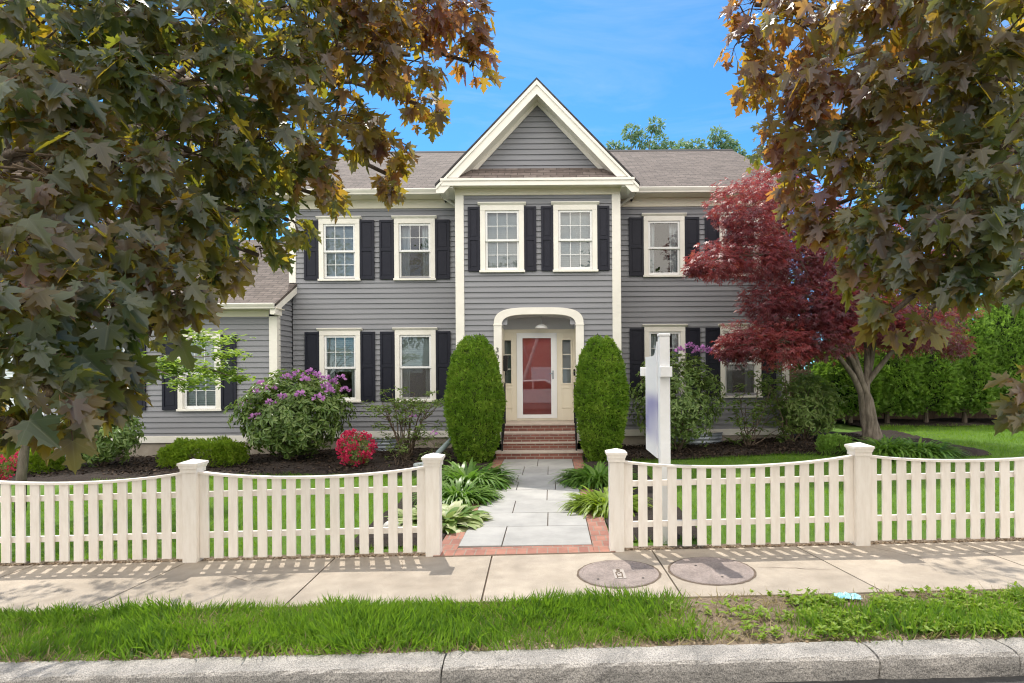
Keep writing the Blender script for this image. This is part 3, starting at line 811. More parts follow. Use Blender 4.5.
# right end wall, left end wall with gables
RIDY, RIDZ, EAVY, EAVZ = 20.1, 9.2, 14.55, 6.30
DEP = RIDY+(RIDY-YM)
def gable(zm):
    if zm < 6.2: return (YM+.05, DEP)
    k = (zm-6.3)/(RIDZ-6.3); y0 = EAVY+(RIDY-EAVY)*k
    return (max(YM+.05, y0), min(DEP, 2*RIDY-y0))
clap(mb, YM, DEP, SZ0, RIDZ-.15, (), lambda u, o, z: (MX1+o, u, z), gable)
clap(mb, YM, DEP, SZ0, RIDZ-.15, (), lambda u, o, z: (MX0-o, u, z), gable)
# wing
WX0, WX1 = -12.0, -6.5
clap(mb, WX0, WX1-.05, SZ0-.05, 3.42, holes(YW), front(YW))
WRY, WRZ = 18.6, 6.0
def wg(zm):
    if zm < 3.42: return (YW+.05, YM)
    y0 = 13.8+(WRY-13.8)*(zm-3.5)/(WRZ-3.5)
    return (max(YW+.05, y0), YM)
clap(mb, YW, YM, SZ0-.05, 4.3, (), lambda u, o, z: (WX1+o, u, z), wg)
clap(mb, YW, 19, SZ0-.05, 3.42, (), lambda u, o, z: (WX0-o, u, z))
# back wall
part('wall', mb, M['siding'], house)
bk = MB()
bk.box(MX0+.1, MX1-.1, DEP-.1, DEP, -.2, 6.2)
part('back_wall', bk, M['siding'], house)

# foundation and water table
fo = MB()
g0 = -.3
for x0, x1, y, in ((MX0, BX0, YM), (BX1, MX1, YM), (WX0, WX1, YW)):
    part('foundation', MB().box(x0, x1, y+.0, y+.2, g0, .30), M['concrete'], house)
fo.box(BX0, -1.36, YB, YB+.2, g0, .30); fo.box(.78, BX1, YB, YB+.2, g0, .30)
fo.box(BX0, BX0+.2, YB+.2, YM, g0, .30); fo.box(BX1-.2, BX1, YB+.2, YM, g0, .30)
fo.box(WX1-.2, WX1, YW+.2, YM+.1, g0, .30); fo.box(MX1-.2, MX1, YM+.2, DEP, g0, .30); fo.box(MX0, MX0+.2, YM+.3, DEP, g0, .3)
part('foundation', fo, M['concrete'], house)
for x0, x1, y in ((MX0+.0, BX0-.03, YM), (BX1+.03, MX1, YM), (WX0, WX1+.03, YW)):
    part('water_table', MB().box(x0, x1, y-.05, y+.02, .285, .445), M['trim'], house, bevel=.004)
for b6 in ((BX0-.05, -1.33, YB-.05, YB+.02), (.75, BX1+.05, YB-.05, YB+.02), (BX0-.05, BX0+.0, YB+.021, YM-.051), (BX1, BX1+.05, YB+.021, YM-.051), (WX1+.0, WX1+.05, YW+.021, YM-.051), (MX1, MX1+.05, YM+.021, DEP)):
    part('water_table', MB().box(*b6, .285, .445), M['trim'], house, bevel=.004)

# corner boards
for x0, x1, y0, y1, z0, z1 in ((BX0-.03, BX0+.17, YB-.045, YB+.1, .447, 6.03), (BX1-.17, BX1+.03, YB-.045, YB+.1, .447, 6.03),
                               (MX0-.03, MX0+.14, YM-.045, YM+.12, 4.16, 6.03), (MX1-.14, MX1+.03, YM-.045, YM+.14, .447, 6.03),
                               (WX1-.16, WX1+.03, YW-.045, YW+.14, .447, 3.40)):
    part('corner_board', MB().box(x0, x1, y0, y1, z0, z1), M['trim'], house, bevel=.004)
# frieze boards, soffits
fr = MB()
for x0, x1 in ((MX0-.03, BX0-.035), (BX1+.035, MX1+.03)):
    fr.box(x0, x1, YM-.045, YM+.02, 6.0, 6.215)
fr.box(BX0-.03, BX1+.03, YB-.05, YB+.02, 6.02, 6.17)
fr.box(WX0, WX1+.03, YW-.045, YW+.02, 3.25, 3.40)
part('frieze', fr, M['cream'], house, bevel=.004)
sf = MB()
for x0, x1 in ((MX0-.2, BX0-.35), (BX1+.35, MX1+.2)):
    sf.box(x0, x1, EAVY+.02, YM+.05, 6.218, 6.235)
sf.box(BX0-.32, BX1+.32, 13.62, YB+.05, 6.172, 6.19)
sf.box(WX0, WX1+.18, 13.82, YW+.05, 3.403, 3.42)
part('soffit', sf, M['cream'], house)
# gutters
for x0, x1, y, z in ((MX0-.2, BX0-.36, EAVY, 6.22), (BX1+.36, MX1+.2, EAVY, 6.22), (WX0, WX1+.16, 13.8, 3.40)):
    part('gutter', MB().prism([(y+.02, z), (y+.02, z+.12), (y-.11, z+.12), (y-.12, z+.105), (y-.10, z+.07), (y-.07, z+.03), (y-.06, z)], 'x', x0, x1), M['trim'], house)
# downspouts from the main gutters to the corners of the bay
for sx, xg, xc in ((-1, BX0-.42, BX0-.065), (1, BX1+.42, BX1+.065)):
    pts = [(xg, EAVY-.03, 6.24), (xg, EAVY-.03, 6.16), (xg+sx*-.08, EAVY-.03, 6.10), (xc+sx*.03, YM-.25, 5.98), (xc, YM-.12, 5.90), (xc, YM-.09, 5.7), (xc, YM-.09, .55)]
    part('downspout', MB().tube(pts, .034, 10), M['trim'], house, smooth_=True)

# main roof (front and back slope), ridge cap
def slab_roof(name, x0, x1, y0, z0, y1, z1, th, m, parent=house):
    """plane from eave (y0,z0) to ridge (y1,z1)"""
    mb = MB()
    mb.add([(x0,y0,z0),(x1,y0,z0),(x1,y1,z1),(x0,y1,z1),(x0,y0,z0-th),(x1,y0,z0-th),(x1,y1,z1-th),(x0,y1,z1-th)],
           [(0,1,2,3),(7,6,5,4),(0,4,5,1),(1,5,6,2),(3,7,4,0)])
    return part(name, mb, m, parent)
slab_roof('roof', MX0-.2, MX1+.2, EAVY-.03, EAVZ+.07, RIDY, RIDZ+.07, .07, M['shingle'])
slab_roof('roof', MX0-.2, MX1+.2, 2*RIDY-EAVY, EAVZ+.07, RIDY, RIDZ+.07, .07, M['shingle'])
M['ridge'] = mat('ridge_cap', (.035,.033,.035), .85)
part('ridge_cap', MB().prism([(RIDY-.16, RIDZ+.0), (RIDY, RIDZ+.11), (RIDY+.16, RIDZ+.0)], 'x', MX0-.2, MX1+.21), M['ridge'], house)
# rakes at both ends of the main roof
for x0, x1 in ((MX1+.17, MX1+.195), (MX0-.195, MX0-.17)):
    part('rake_board', MB().prism([(EAVY, EAVZ-.18), (EAVY, EAVZ-.003), (RIDY, RIDZ-.003), (RIDY, RIDZ-.2)], 'x', x0, x1), M['trim'], house)
# wing roof
slab_roof('roof', WX0-.2, WX1+.16, 13.76, 3.50, WRY, 6.05, .07, M['shingle'])
slab_roof('roof', WX0-.2, WX1+.1, 2*WRY-13.76, 3.50, WRY, 6.05, .07, M['shingle'])
part('rake_board', MB().prism([(13.80, 3.29), (13.80, 3.44), (YM-.01, 3.44+.545*(YM-13.81)), (YM-.01, 3.25+.545*(YM-13.81))], 'x', WX1+.13, WX1+.158), M['trim'], house)
part('rake_board', MB().prism([(13.80, 3.27), (13.80, 3.425), (YW, 3.425+.2), (YW, 3.27)], 'x', WX1+.03, WX1+.129), M['trim'], house)

# ---- front gable over the bay
GX = -.29; HW = 2.30; PK = 8.52; TZ = 6.12; YR = 13.60
sl_ = (PK-TZ)/HW
# roof planes
for s in (-1, 1):
    mb = MB(); yb = 19.0
    x1 = GX+s*(HW+.02); z1 = TZ-.0
    vs_ = [(GX, YR-.03, PK+.05), (x1, YR-.03, z1+.05), (x1, yb, z1+.05), (GX, yb, PK+.05), (GX, YR-.03, PK), (x1, YR-.03, z1), (x1, yb, z1), (GX, yb, PK)]
    mb.add(vs_, [(0,1,2,3),(7,6,5,4),(0,4,5,1),(1,5,6,2)])
    part('gable_roof', mb, M['shingle_side'], house)
    # outer rake face and inner moulding
    w1, w2 = .13, .40
    mb = MB(); q = lambda d, x: PK-abs(x-GX)*sl_-d
    tip = GX+s*HW
    mb.prism([(GX, PK-.004), (tip, TZ-.004), (tip, TZ-.15), (tip-s*.17, TZ-.15), (GX, PK-.315)], 'y', YR, YR+.03)
    mb.prism([(GX, PK-.006), (tip, TZ-.006), (tip, TZ-.07), (GX, PK-.11)], 'y', YR-.028, YR-.002)
    part('rake_board', mb, M['trim'], house)
    mb = MB()   # boxed soffit under the rake, back to the wall
    inner = GX+s*(HW-.30)
    mb.add([(GX, YR+.03, PK-.27), (tip-s*.17, YR+.03, TZ-.09), (tip-s*.17, YB+.1, TZ-.09), (GX, YB+.1, PK-.27)], [(0,1,2,3)])
    part('soffit', mb, M['trim'], house)
    # frieze under soffit on the tympanum
    mb = MB().prism([(GX, PK-.27), (GX+s*1.93, PK-.27-1.93*sl_), (GX+s*1.80, PK-.27-1.93*sl_), (GX, PK-.37)], 'y', YB+.04, YB+.066)
    part('rake_frieze', mb, M['trim'], house)
# tympanum boards
mb = MB()
clap(mb, GX-2, GX+2, 6.62, PK-.24, (), lambda u, o, z: (u, YB+.10-o, z), lambda zm: (GX-(PK-.27-zm)/sl_, GX+(PK-.27-zm)/sl_))
part('tympanum', mb, M['siding'], house)
# pent roof and cornice
mb = MB()
xl, xr = GX-HW+.23, GX+HW-.23
mb.add([(xl, YR+.0, 6.315), (xr, YR+.0, 6.315), (xr-.25, YB+.12, 6.71), (xl+.25, YB+.12, 6.71), (xl, YR, 6.29), (xr, YR, 6.29)], [(0,1,2,3), (4,5,1,0), (0,3,4), (1,5,2)])
part('pent_roof', mb, M['shingle_pent'], house)
mb = MB().box(GX-HW+.12, GX+HW-.12, YR-.02, YR+.04, 6.13, 6.288)
mb.box(GX-HW+.10, GX+HW-.10, YR-.045, YR-.021, 6.235, 6.292)
part('cornice', mb, M['trim'], house, bevel=.004)
for s in (-1, 1):   # boxed returns at the ends
    a, b_ = sorted((GX+s*(BX1-GX+.03), GX+s*HW))
    part('cornice_return', MB().box(a, b_-.0, YR+.041, YM-.35, 6.10, 6.17), M['trim'], house)

# ---- windows
def frame_rect(mb, x0, x1, z0, z1, w, y0, y1, wt_=None, wb=None):
    wt_ = w if wt_ is None else wt_; wb = w if wb is None else wb
    mb.box(x0, x0+w, y0, y1, z0, z1); mb.box(x1-w, x1, y0, y1, z0, z1)
    mb.box(x0+w, x1-w, y0, y1, z1-wt_, z1); mb.box(x0+w, x1-w, y0, y1, z0, z0+wb)
def window(x, z0, z1, Y, style, k):
    """casing is the window's own mesh; sashes, panes, screen, blind hang under it"""
    x0, x1 = x-WW/2, x+WW/2; c = .115; f = Y-.06
    mb = MB()
    mb.box(x0, x0+c, f, Y+.02, z0+.05, z1-.12); mb.box(x1-c, x1, f, Y+.02, z0+.05, z1-.12)
    mb.box(x0, x1, f-.002, Y+.02, z1-.12, z1)
    w_ = part('window', mb, M['trim'], house, bevel=.004)
    cr = MB().prism([(f-.002, z1), (f-.05, z1+.045), (f-.05, z1+.065), (Y, z1+.065), (Y, z1)], 'x', x0-.05, x1+.05)
    part('crown', cr, M['trim'], w_)
    part('sill', MB().box(x0-.02, x1+.02, f-.03, Y+.05, z0, z0+.05), M['trim'], w_, bevel=.005)
    ix0, ix1, iz0, iz1 = x0+c, x1-c, z0+.05, z1-.12
    zm = (iz0+iz1)/2
    # sashes: upper in front, lower behind
    up = MB(); frame_rect(up, ix0+.002, ix1-.002, zm-.02, iz1-.002, .05, Y-.03, Y+.01)
    s1 = part('upper_sash', up, M['white'], w_, bevel=.003)
    lo = MB(); frame_rect(lo, ix0+.002, ix1-.002, iz0+.002, zm+.018, .05, Y+.012, Y+.05, wb=.07)
    s2 = part('lower_sash', lo, M['white'], w_, bevel=.003)
    part('pane', MB().add([(ix0+.05, Y-.008, zm+.03), (ix1-.05, Y-.008, zm+.03), (ix1-.05, Y-.008, iz1-.05), (ix0+.05, Y-.008, iz1-.05)], [(0,1,2,3)]) or _p, M['glass'], w_) if False else None
    def quad(name, y, za, zb, m):
        q = MB(); q.add([(ix0+.045, y, za), (ix1-.045, y, za), (ix1-.045, y, zb), (ix0+.045, y, zb)], [(0,1,2,3)])
        return part(name, q, m, w_)
    quad('pane', Y-.008, zm+.025, iz1-.045, M['glass'])
    quad('pane', Y+.032, iz0+.06, zm-.02, M['glass'])
    mu = MB()
    W_ = ix1-ix0-.1
    if k not in ('plain', 'blindscreen'):
        for i in (1, 2):
            xx = ix0+.05+W_*i/3; mu.box(xx-.0065, xx+.0065, Y-.022, Y-.012, zm+.03, iz1-.05)
        zz = (zm+.03+iz1-.05)/2; mu.box(ix0+.05, ix1-.05, Y-.023, Y-.011, zz-.0065, zz+.0065)
        if k == 'both':
            for i in (1, 2):
                xx = ix0+.05+W_*i/3; mu.box(xx-.0065, xx+.0065, Y+.018, Y+.028, iz0+.07, zm-.03)
            zz = (zm-.03+iz0+.07)/2; mu.box(ix0+.05, ix1-.05, Y+.017, Y+.029, zz-.0065, zz+.0065)
        part('muntin', mu, M['white'], w_)
    if k in ('screen', 'blindscreen'):
        quad('insect_screen', Y-.0, iz0+.03, zm-.03, M['screen'])
    # blind
    zb = {'both': iz0, 'screen': None, 'blindscreen': zm-.0, 'blind': zm-.08, 'plain': None}[k]
    if zb is not None:
        bl = MB(); z = iz1
        while z > zb:
            bl.add([(ix0+.01, Y+.095, z), (ix1-.01, Y+.095, z), (ix1-.01, Y+.11, z-.046), (ix0+.01, Y+.11, z-.046)], [(0,1,2,3)]); z -= .05
        part('blind', bl, M['blind'], w_)
    if k != 'both':
        for sgn in (-1, 1):
            cu = MB(); n = 14; wd = (ix1-ix0)*random.uniform(.20, .30); vs_ = []
            for i in range(n+1):
                xx = (ix0 if sgn < 0 else ix1)-sgn*wd*i/n; yy = Y+.16+.025*math.sin(i*1.9+x)
                vs_ += [(xx, yy, iz0-.03), (xx-sgn*.02*math.sin(i), yy, iz1+.02)]
            cu.add(vs_, [(2*i, 2*i+2, 2*i+3, 2*i+1) for i in range(n)])
            part('curtain', cu, M['blind'], w_)
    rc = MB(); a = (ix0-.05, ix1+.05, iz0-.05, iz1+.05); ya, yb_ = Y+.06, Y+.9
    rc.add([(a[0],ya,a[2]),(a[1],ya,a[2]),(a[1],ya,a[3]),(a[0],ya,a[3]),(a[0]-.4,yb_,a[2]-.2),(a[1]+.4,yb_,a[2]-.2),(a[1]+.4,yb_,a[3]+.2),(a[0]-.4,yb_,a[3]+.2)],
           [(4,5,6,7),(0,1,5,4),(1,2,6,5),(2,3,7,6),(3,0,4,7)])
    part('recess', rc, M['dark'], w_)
    return w_
# 3 + 1: kinds in the order of WINS
kinds = ['both','blind', 'screen','blindscreen', 'plain','screen', 'screen','both' if False else 'screen', 'both','both', 'both','screen']
for (x, a, b_, Y, st), k in zip(WINS, kinds): window(x, a, b_, Y, st, k)

# ---- shutters
def shutter_mesh(w, h):
    mb = MB(); st = .05
    mb.box(-w/2, -w/2+st, 0, .035, 0, h); mb.box(w/2-st, w/2, 0, .035, 0, h)
    mid = h*.50
    for a, b_ in ((0, .08), (mid-.035, mid+.035), (h-.06, h)): mb.box(-w/2+st, w/2-st, .0015, .0335, a, b_)
    for a, b_ in ((.08, mid-.035), (mid+.035, h-.06)):
        mb.box(-w/2+st, w/2-st, .018, .03, a, b_)
        mb.box(-w/2+st+.03, w/2-st-.03, .010, .0179, a+.03, b_-.03)
    return mb
def shutters(x, z0, z1, Y, w, gap=.005):
    for s in (-1, 1):
        o = part('shutter', shutter_mesh(w, z1-z0-.06), M['shutter'], house, bevel=.003, local=True)
        o.location = Vector((x+s*(WW/2+gap+w/2), Y-.065, z0+.03))-wloc(house)
for x, a, b_, Y, st in WINS:
    shutters(x, a, b_, Y, .28 if Y == YB else .36)

# ---- portico, entry recess and door
def arch_pts(cx, a, zs, b_, n=28, p=4.0, q=3.0):
    return [(cx+a*u, zs+b_*max(0, 1-abs(u)**p)**(1/q)) for u in [math.sin(-math.pi/2+math.pi*i/n) for i in range(n+1)]]
ZF = .70                      # porch floor
IA, OA = .863, 1.045
inn = arch_pts(GX, IA, 2.95, .29); out = arch_pts(GX, OA, 2.97, .43)
poly_l = [(GX-OA, .447)]+out+[(GX+OA, .447), (GX+IA, .447)]+inn[::-1]+[(GX-IA, .447)]
mb = MB(); n = len(inn)
vs_ = []
path_o = [(GX-OA, .30)]+out+[(GX+OA, .30)]; path_i = [(GX-IA, .30)]+inn+[(GX+IA, .30)]
for y in (YB-.075, YB+.03):
    vs_ += [(x, y, z) for x, z in path_o]+[(x, y, z) for x, z in path_i]
m_ = len(path_o); fs = []
for i in range(m_-1):
    fs += [(i, m_+i, m_+i+1, i+1), (2*m_+i, 2*m_+i+1, 3*m_+i+1, 3*m_+i), (i, i+1, 2*m_+i+1, 2*m_+i), (m_+i, 3*m_+i, 3*m_+i+1, m_+i+1)]
fs += [(0, 2*m_, 3*m_, m_), (m_-1, 2*m_-1, 4*m_-1, 3*m_-1)]
mb.add(vs_, fs)
part('entry_arch', mb, M['trim'], house)
for s in (-1, 1):
    a, b_ = sorted((GX+s*(OA+.012), GX+s*(IA-.012)))
    part('arch_capital', MB().box(a, b_, YB-.088, YB+.03, 2.985, 3.01), M['trim'], house)
YD = 14.82
# barrel ceiling of grey beadboard and lunette
mb = MB(); N_ = 22
pts = arch_pts(GX, IA+.001, 2.952, .29, N_)
for i in range(N_):
    (xa, za), (xb, zb) = pts[i], pts[i+1]
    g = .06
    mb.add([(xa, YB+.03, za), (xb, YB+.03, zb), (xb, YD, zb), (xa, YD, za)], [(0,1,2,3)])
    mb.add([(xa, YB+.03, za-.012), (xa+.012, YB+.03, za-.012), (xa+.012, YD, za-.012), (xa, YD, za-.012)], [(0,3,2,1)])
M['grey_board'] = mat('grey_board', (.52,.52,.55), .6)
part('entry_ceiling', mb, M['grey_board'], house)
mb = MB(); mb.add([(x, YD-.002, z) for x, z in pts], [tuple(range(len(pts)))])
part('lunette', mb, M['grey_board'], house)
for s in (-1, 1):
    a, b_ = sorted((GX+s*IA, GX+s*(IA+.03)))
    part('entry_side_wall', MB().box(a, b_, YB+.031, YD, ZF, 2.952), M['cream'], house)
# door surround: panelled wall with sidelights
DX = (537.7-1.0-VX)*YD/F; DW = .93; DZ0, DZ1 = .76, 2.83
SLW = .20
sx = [DX-.735, DX+.735]
db = MB()
L, Rr = GX-IA, GX+IA
db.box(L, Rr, YD-.03, YD+.02, DZ1+.03, 2.95)                      # head
sz0, sz1 = 1.62, 2.68
for c in sx:
    lo_, hi_ = (L, DX-DW/2-.03) if c < DX else (DX+DW/2+.03, Rr)
    db.box(lo_, c-SLW/2, YD-.03, YD+.02, ZF, DZ1+.03); db.box(c+SLW/2, hi_, YD-.03, YD+.02, ZF, DZ1+.03)
    db.box(c-SLW/2, c+SLW/2, YD-.03, YD+.02, sz1, DZ1+.03); db.box(c-SLW/2, c+SLW/2, YD-.03, YD+.02, ZF, sz0)
    frame_rect(db, c-SLW/2-.045, c+SLW/2+.045, sz0-.04, sz1+.04, .04, YD-.05, YD-.031)
    frame_rect(db, c-SLW/2-.03, c+SLW/2+.03, 1.0, 1.52, .035, YD-.045, YD-.031)
db.box(DX-DW/2-.03, DX+DW/2+.03, YD-.04, YD+.02, ZF, DZ0)         # kick board
part('door_surround', db, M['cream'], house, bevel=.004)
for c in sx:
    sd = MB()
    for i in (1, 2):
        zz = sz0+(sz1-sz0)*i/3; sd.box(c-SLW/2, c+SLW/2, YD-.02, YD-.005, zz-.011, zz+.011)
    o = part('sidelight', sd, M['trim'], house)
    q = MB(); q.add([(c-SLW/2, YD+.0, sz0), (c+SLW/2, YD+.0, sz0), (c+SLW/2, YD, sz1), (c-SLW/2, YD, sz1)], [(0,1,2,3)])
    part('pane', q, M['glass'], o)
    q = MB(); q.add([(c-SLW/2-.05, YD+.12, sz0-.05), (c+SLW/2+.05, YD+.12, sz0-.05), (c+SLW/2+.05, YD+.12, sz1+.05), (c-SLW/2-.05, YD+.12, sz1+.05)], [(0,1,2,3)])
    part('curtain', q, M['blind'] if c > DX else mat('sidelight_curtain', (.22,.27,.26), .8), o)
# storm door: white frame with a full glass, red door behind
st = MB(); frame_rect(st, DX-DW/2, DX+DW/2, DZ0, DZ1, .115, YD-.055, YD-.01, .10, .09)
frame_rect(st, DX-DW/2-.028, DX+DW/2+.028, DZ0-.002, DZ1+.028, .027, YD-.05, YD+.01, .027, .001)
door = part('door', st, M['door_white'], house, bevel=.005)
q = MB(); q.add([(DX-DW/2+.11, YD-.03, DZ0+.08), (DX+DW/2-.11, YD-.03, DZ0+.08), (DX+DW/2-.11, YD-.03, DZ1-.09), (DX-DW/2+.11, YD-.03, DZ1-.09)], [(0,1,2,3)])
M['door_glass'] = glass_mat('storm_glass', 2.1, (.95,.95,.95))
part('pane', q, M['door_glass'], door)
rd = MB().box(DX-.43, DX+.43, YD+.03, YD+.07, DZ0, DZ1-.02)
for x0, x1 in ((DX-.33, DX-.04), (DX+.04, DX+.33)):
    for z0, z1 in ((DZ0+.22, DZ0+.78), (DZ0+.98, DZ0+1.55), (DZ0+1.65, DZ0+1.92)):
        frame_rect(rd, x0, x1, z0, z1, .022, YD+.018, YD+.0299)
part('inner_door', rd, M['red'], door)
hb_ = MB().box(DX+DW/2-.085, DX+DW/2-.05, YD-.062, YD-.0555, 1.72, 1.93); hb_.tube([(DX+DW/2-.067, YD-.06, 1.86), (DX+DW/2-.067, YD-.1, 1.86), (DX+DW/2-.15, YD-.105, 1.855)], .011, 8)
part('handle', hb_, M['steel'], door)

# house number on the left leg of the arch
for k, ch in enumerate('308'):
    me = text_mesh(ch, .155, .006)
    o = link('house_number', me, M['black'], house)
    o.rotation_euler = (R(90), 0, 0)
    p = P(497.3, 350.2+6.9*k, YB-.082); o.location = Vector((p.x, YB-.082, p.z))-wloc(house)

# lamp below the arch ceiling
lx = GX+.05
lp = empty('pendant_lamp', (lx, 14.4, 3.25), 'white dome lamp hanging on a rod in the arched entry', 'lamp')
part('rod', MB().tube([(lx, 14.4, 3.26), (lx, 14.4, 3.03)], .008, 8), M['steel'], lp)
part('shade', MB().lathe([(.02,.10),(.06,.095),(.12,.06),(.155,.0),(.15,-.006),(.02,.03)], (lx, 14.4, 2.945), 28), M['white'], lp, smooth_=True)
# wall lanterns peeking over the clipped evergreens
def lantern(x, z, y, label, sc=1.0):
    t = empty('wall_lantern', (x, y, z), label, 'lantern', 'black lanterns by the entry')
    part('bracket', MB().box(-.03, .03, -.02, .0, -.12, .12).tube([(0,-.01,.06),(0,-.09,.12),(0,-.12,.10)], .01, 6), M['black'], t, local=True)
    part('body', MB().lathe([(.02,-.17),(.05,-.15),(.065,.04),(.075,.05),(.03,.10),(.008,.12),(.008,.17)], (0,-.12,0), 8), M['black'], t, local=True)
    t.scale = (sc,)*3
    return t
p = P(480, 334, 13.95); lantern(p.x, p.z-.08, 13.97, 'black wall lantern just above the clipped evergreen left of the arch', .62)
p = P(597.5, 334, 13.95); lantern(p.x, p.z-.08, 13.97, 'black wall lantern just above the clipped evergreen right of the arch', .62)
p = P(502.5, 364, 14.3)
t = empty('mailbox', (GX-IA+.002, 14.45, p.z), 'small black mailbox on the left inner wall of the entry', 'mailbox')
part('body', MB().box(.0, .09, -.14, .14, -.17, .12), M['black'], t, bevel=.02, local=True)
part('lid', MB().prism([(-.15,.12),(.15,.12),(.10,.20),(-.10,.20)], 'x', .0, .11), M['black'], t, bevel=.01, local=True)
part('hook', MB().tube([(.05,-.1,-.17),(.05,-.12,-.24),(.05,-.05,-.27),(.05,.02,-.23)], .008, 6), M['black'], t, local=True)
t = empty('doorbell_box', (GX+IA-.002, 14.5, 1.88), 'small black box on the right inner wall of the entry', 'doorbell')
part('body', MB().box(-.04, 0, -.05, .05, -.08, .08), M['black'], t, bevel=.01, local=True)
part('button', MB().box(-.048, -.041, -.018, .018, -.03, .01), M['steel'], t, local=True)

# ---- brick steps
stp = empty('entry_steps', (-.27, 13.4, 0), 'red brick front steps with pale stone treads below the door', 'steps')
sxl, sxr = -1.12, .56
for k in range(4):
    y0 = 13.02+.30*k; z1 = .175*(k+1)
    e = .1 if k == 0 else 0
    x0, x1 = sxl-e, sxr+e
    yb = y0+.30 if k < 3 else YD-.05
    s_ = part('step', MB().box(x0, x1, y0+.02, yb+.018, -.1 if k == 0 else z1-.2, z1-.045), M['brick'], stp)
    part('tread', MB().box(x0-.02, x1+.02, y0, yb-.002 if k < 3 else yb, z1-.044, z1), M['treads'], s_, bevel=.006)
part('step_core', MB().box(sxl+.05, sxr-.05, 13.35, 14.7, -.1, .48), M['brick'], stp)
# iron handrails
for s, lab in ((-1, 'thin black iron handrail on the left side of the brick steps'), (1, 'thin black iron handrail on the right side of the brick steps')):
    x = (sxl+.03) if s < 0 else (sxr-.03)
    t = empty('handrail', (x, 13.1, .17), lab, 'handrail', 'iron handrails of the front steps')
    part('post', MB().box(x-.016, x+.016, 13.10, 13.132, .175, 1.10), M['black'], t)
    part('post', MB().box(x-.016, x+.016, 13.98, 14.012, .70, 1.62), M['black'], t)
    part('rail', MB().tube([(x, 13.02, 1.06), (x, 13.12, 1.11), (x, 14.0, 1.63), (x, 14.08, 1.64)], .018, 8), M['black'], t, smooth_=True)
    for i in range(1, 6):
        y = 13.116+.88*i/6; z0 = .175+.525*i/6
        part('baluster', MB().box(x-.007, x+.007, y-.007, y+.007, z0, z0+.93), M['black'], t)

# ------------------------------------------------------------------ window wells, drain, sign, bits
def well(px, py, Y, r, label):
    p = P(px, py, Y); z0 = float(gz(p.x, Y))
    t = empty('window_well', (p.x, YM, z0), label, 'window well', 'steel window wells by the foundation')
    mb = MB(); vs_ = []; n = 26; m_ = 15
    for j in range(m_):
        z = .0+.30*j/(m_-1); rr = r+.014*math.cos(j*2*math.pi/4)
        for i in range(n+1):
            a = math.pi+math.pi*i/n; vs_.append((rr*math.cos(a), .62*rr*math.sin(a), z))
    mb.add(vs_, [(j*(n+1)+i, j*(n+1)+i+1, (j+1)*(n+1)+i+1, (j+1)*(n+1)+i) for j in range(m_-1) for i in range(n)])
    o = part('shell', mb, M['steel'], t, local=True, smooth_=True)
    sm = o.modifiers.new('Solidify', 'SOLIDIFY'); sm.thickness = .006
    part('rim', MB().tube([(r*1.02*math.cos(math.pi+math.pi*i/n), .62*r*1.02*math.sin(math.pi+math.pi*i/n), .305) for i in range(n+1)], .014, 6), M['steel'], t, local=True)
    part('basement_window', MB().box(-r*.7, r*.7, -.02, .0, .05, .285), M['dark'], t, local=True)
well(383, 452, 15, .42, 'grey corrugated steel window well behind the red azalea')
well(697, 443, 15, .62, 'grey corrugated steel window well under the right rhododendron')
a, b_, c = P(455, 436, 12.9), P(438, 453, 12.3), P(416, 460.5, 11.9)
t = empty('drain_pipe', (b_.x, b_.y, 0), 'grey corrugated drain pipe coming out from behind the left clipped evergreen', 'drain pipe')
part('pipe', MB().tube([a, a.lerp(b_, .5), b_, (b_.x-.06, b_.y-.05, float(gz(b_.x, b_.y))+.07)], .055, 12), mat('grey_plastic', (.22,.27,.27), .5), t, smooth_=True)
part('outlet', MB().tube([(b_.x-.06, b_.y-.05, float(gz(b_.x, b_.y))+.07), (b_.x-.2, b_.y-.15, float(gz(b_.x, b_.y))+.06), (c.x-.02, c.y, float(gz(c.x, c.y))+.07)], .06, 12), mat('grey_plastic_pale', (.38,.42,.42), .5), t, smooth_=True)

sgx, sgy = (663.6+.05-VX)*6.72/F, 6.72
sg = empty('yard_sign', (sgx, sgy, float(gz(sgx, sgy))), 'white post with a hanging white panel of blurred lavender patches behind the fence', 'sign')
M['sign_white'] = mat('sign_white', (.80,.80,.80), .4, (.74,.74,.73), 6)
part('post', MB().box(sgx-.058, sgx+.058, sgy-.058, sgy+.058, -.1, 2.30), M['sign_white'], sg, bevel=.006)
part('post_cap', MB().box(sgx-.064, sgx+.064, sgy-.064, sgy+.064, 2.301, 2.335), M['sign_white'], sg, bevel=.01)
part('arm', MB().box(sgx-.05, sgx+.05, sgy+.058, sgy+.95, 1.86, 1.955), M['sign_white'], sg, bevel=.005)
part('arm_tip', MB().box(sgx-.115, sgx+.06, sgy+.951, sgy+1.03, 1.85, 1.965), M['sign_white'], sg, bevel=.006)
part('arm_end', MB().box(sgx-.063, sgx+.067, sgy-.14, sgy-.0585, 1.85, 1.965), M['sign_white'], sg, bevel=.006)
m = bpy.data.materials.new('sign_panel'); m.use_nodes = True
N = m.node_tree.nodes; K = m.node_tree.links; b = N['Principled BSDF']; b.inputs['Roughness'].default_value = .35
tc = N.new('ShaderNodeTexCoord'); ns = N.new('ShaderNodeTexNoise'); ns.inputs['Scale'].default_value = 2.2; ns.inputs['Detail'].default_value = 0
sp = N.new('ShaderNodeSeparateXYZ'); K.new(tc.outputs['Object'], sp.inputs[0]); K.new(tc.outputs['Object'], ns.inputs['Vector'])
mr = N.new('ShaderNodeMapRange'); mr.interpolation_type = 'SMOOTHSTEP'; mr.inputs[1].default_value = 1.72; mr.inputs[2].default_value = 1.50
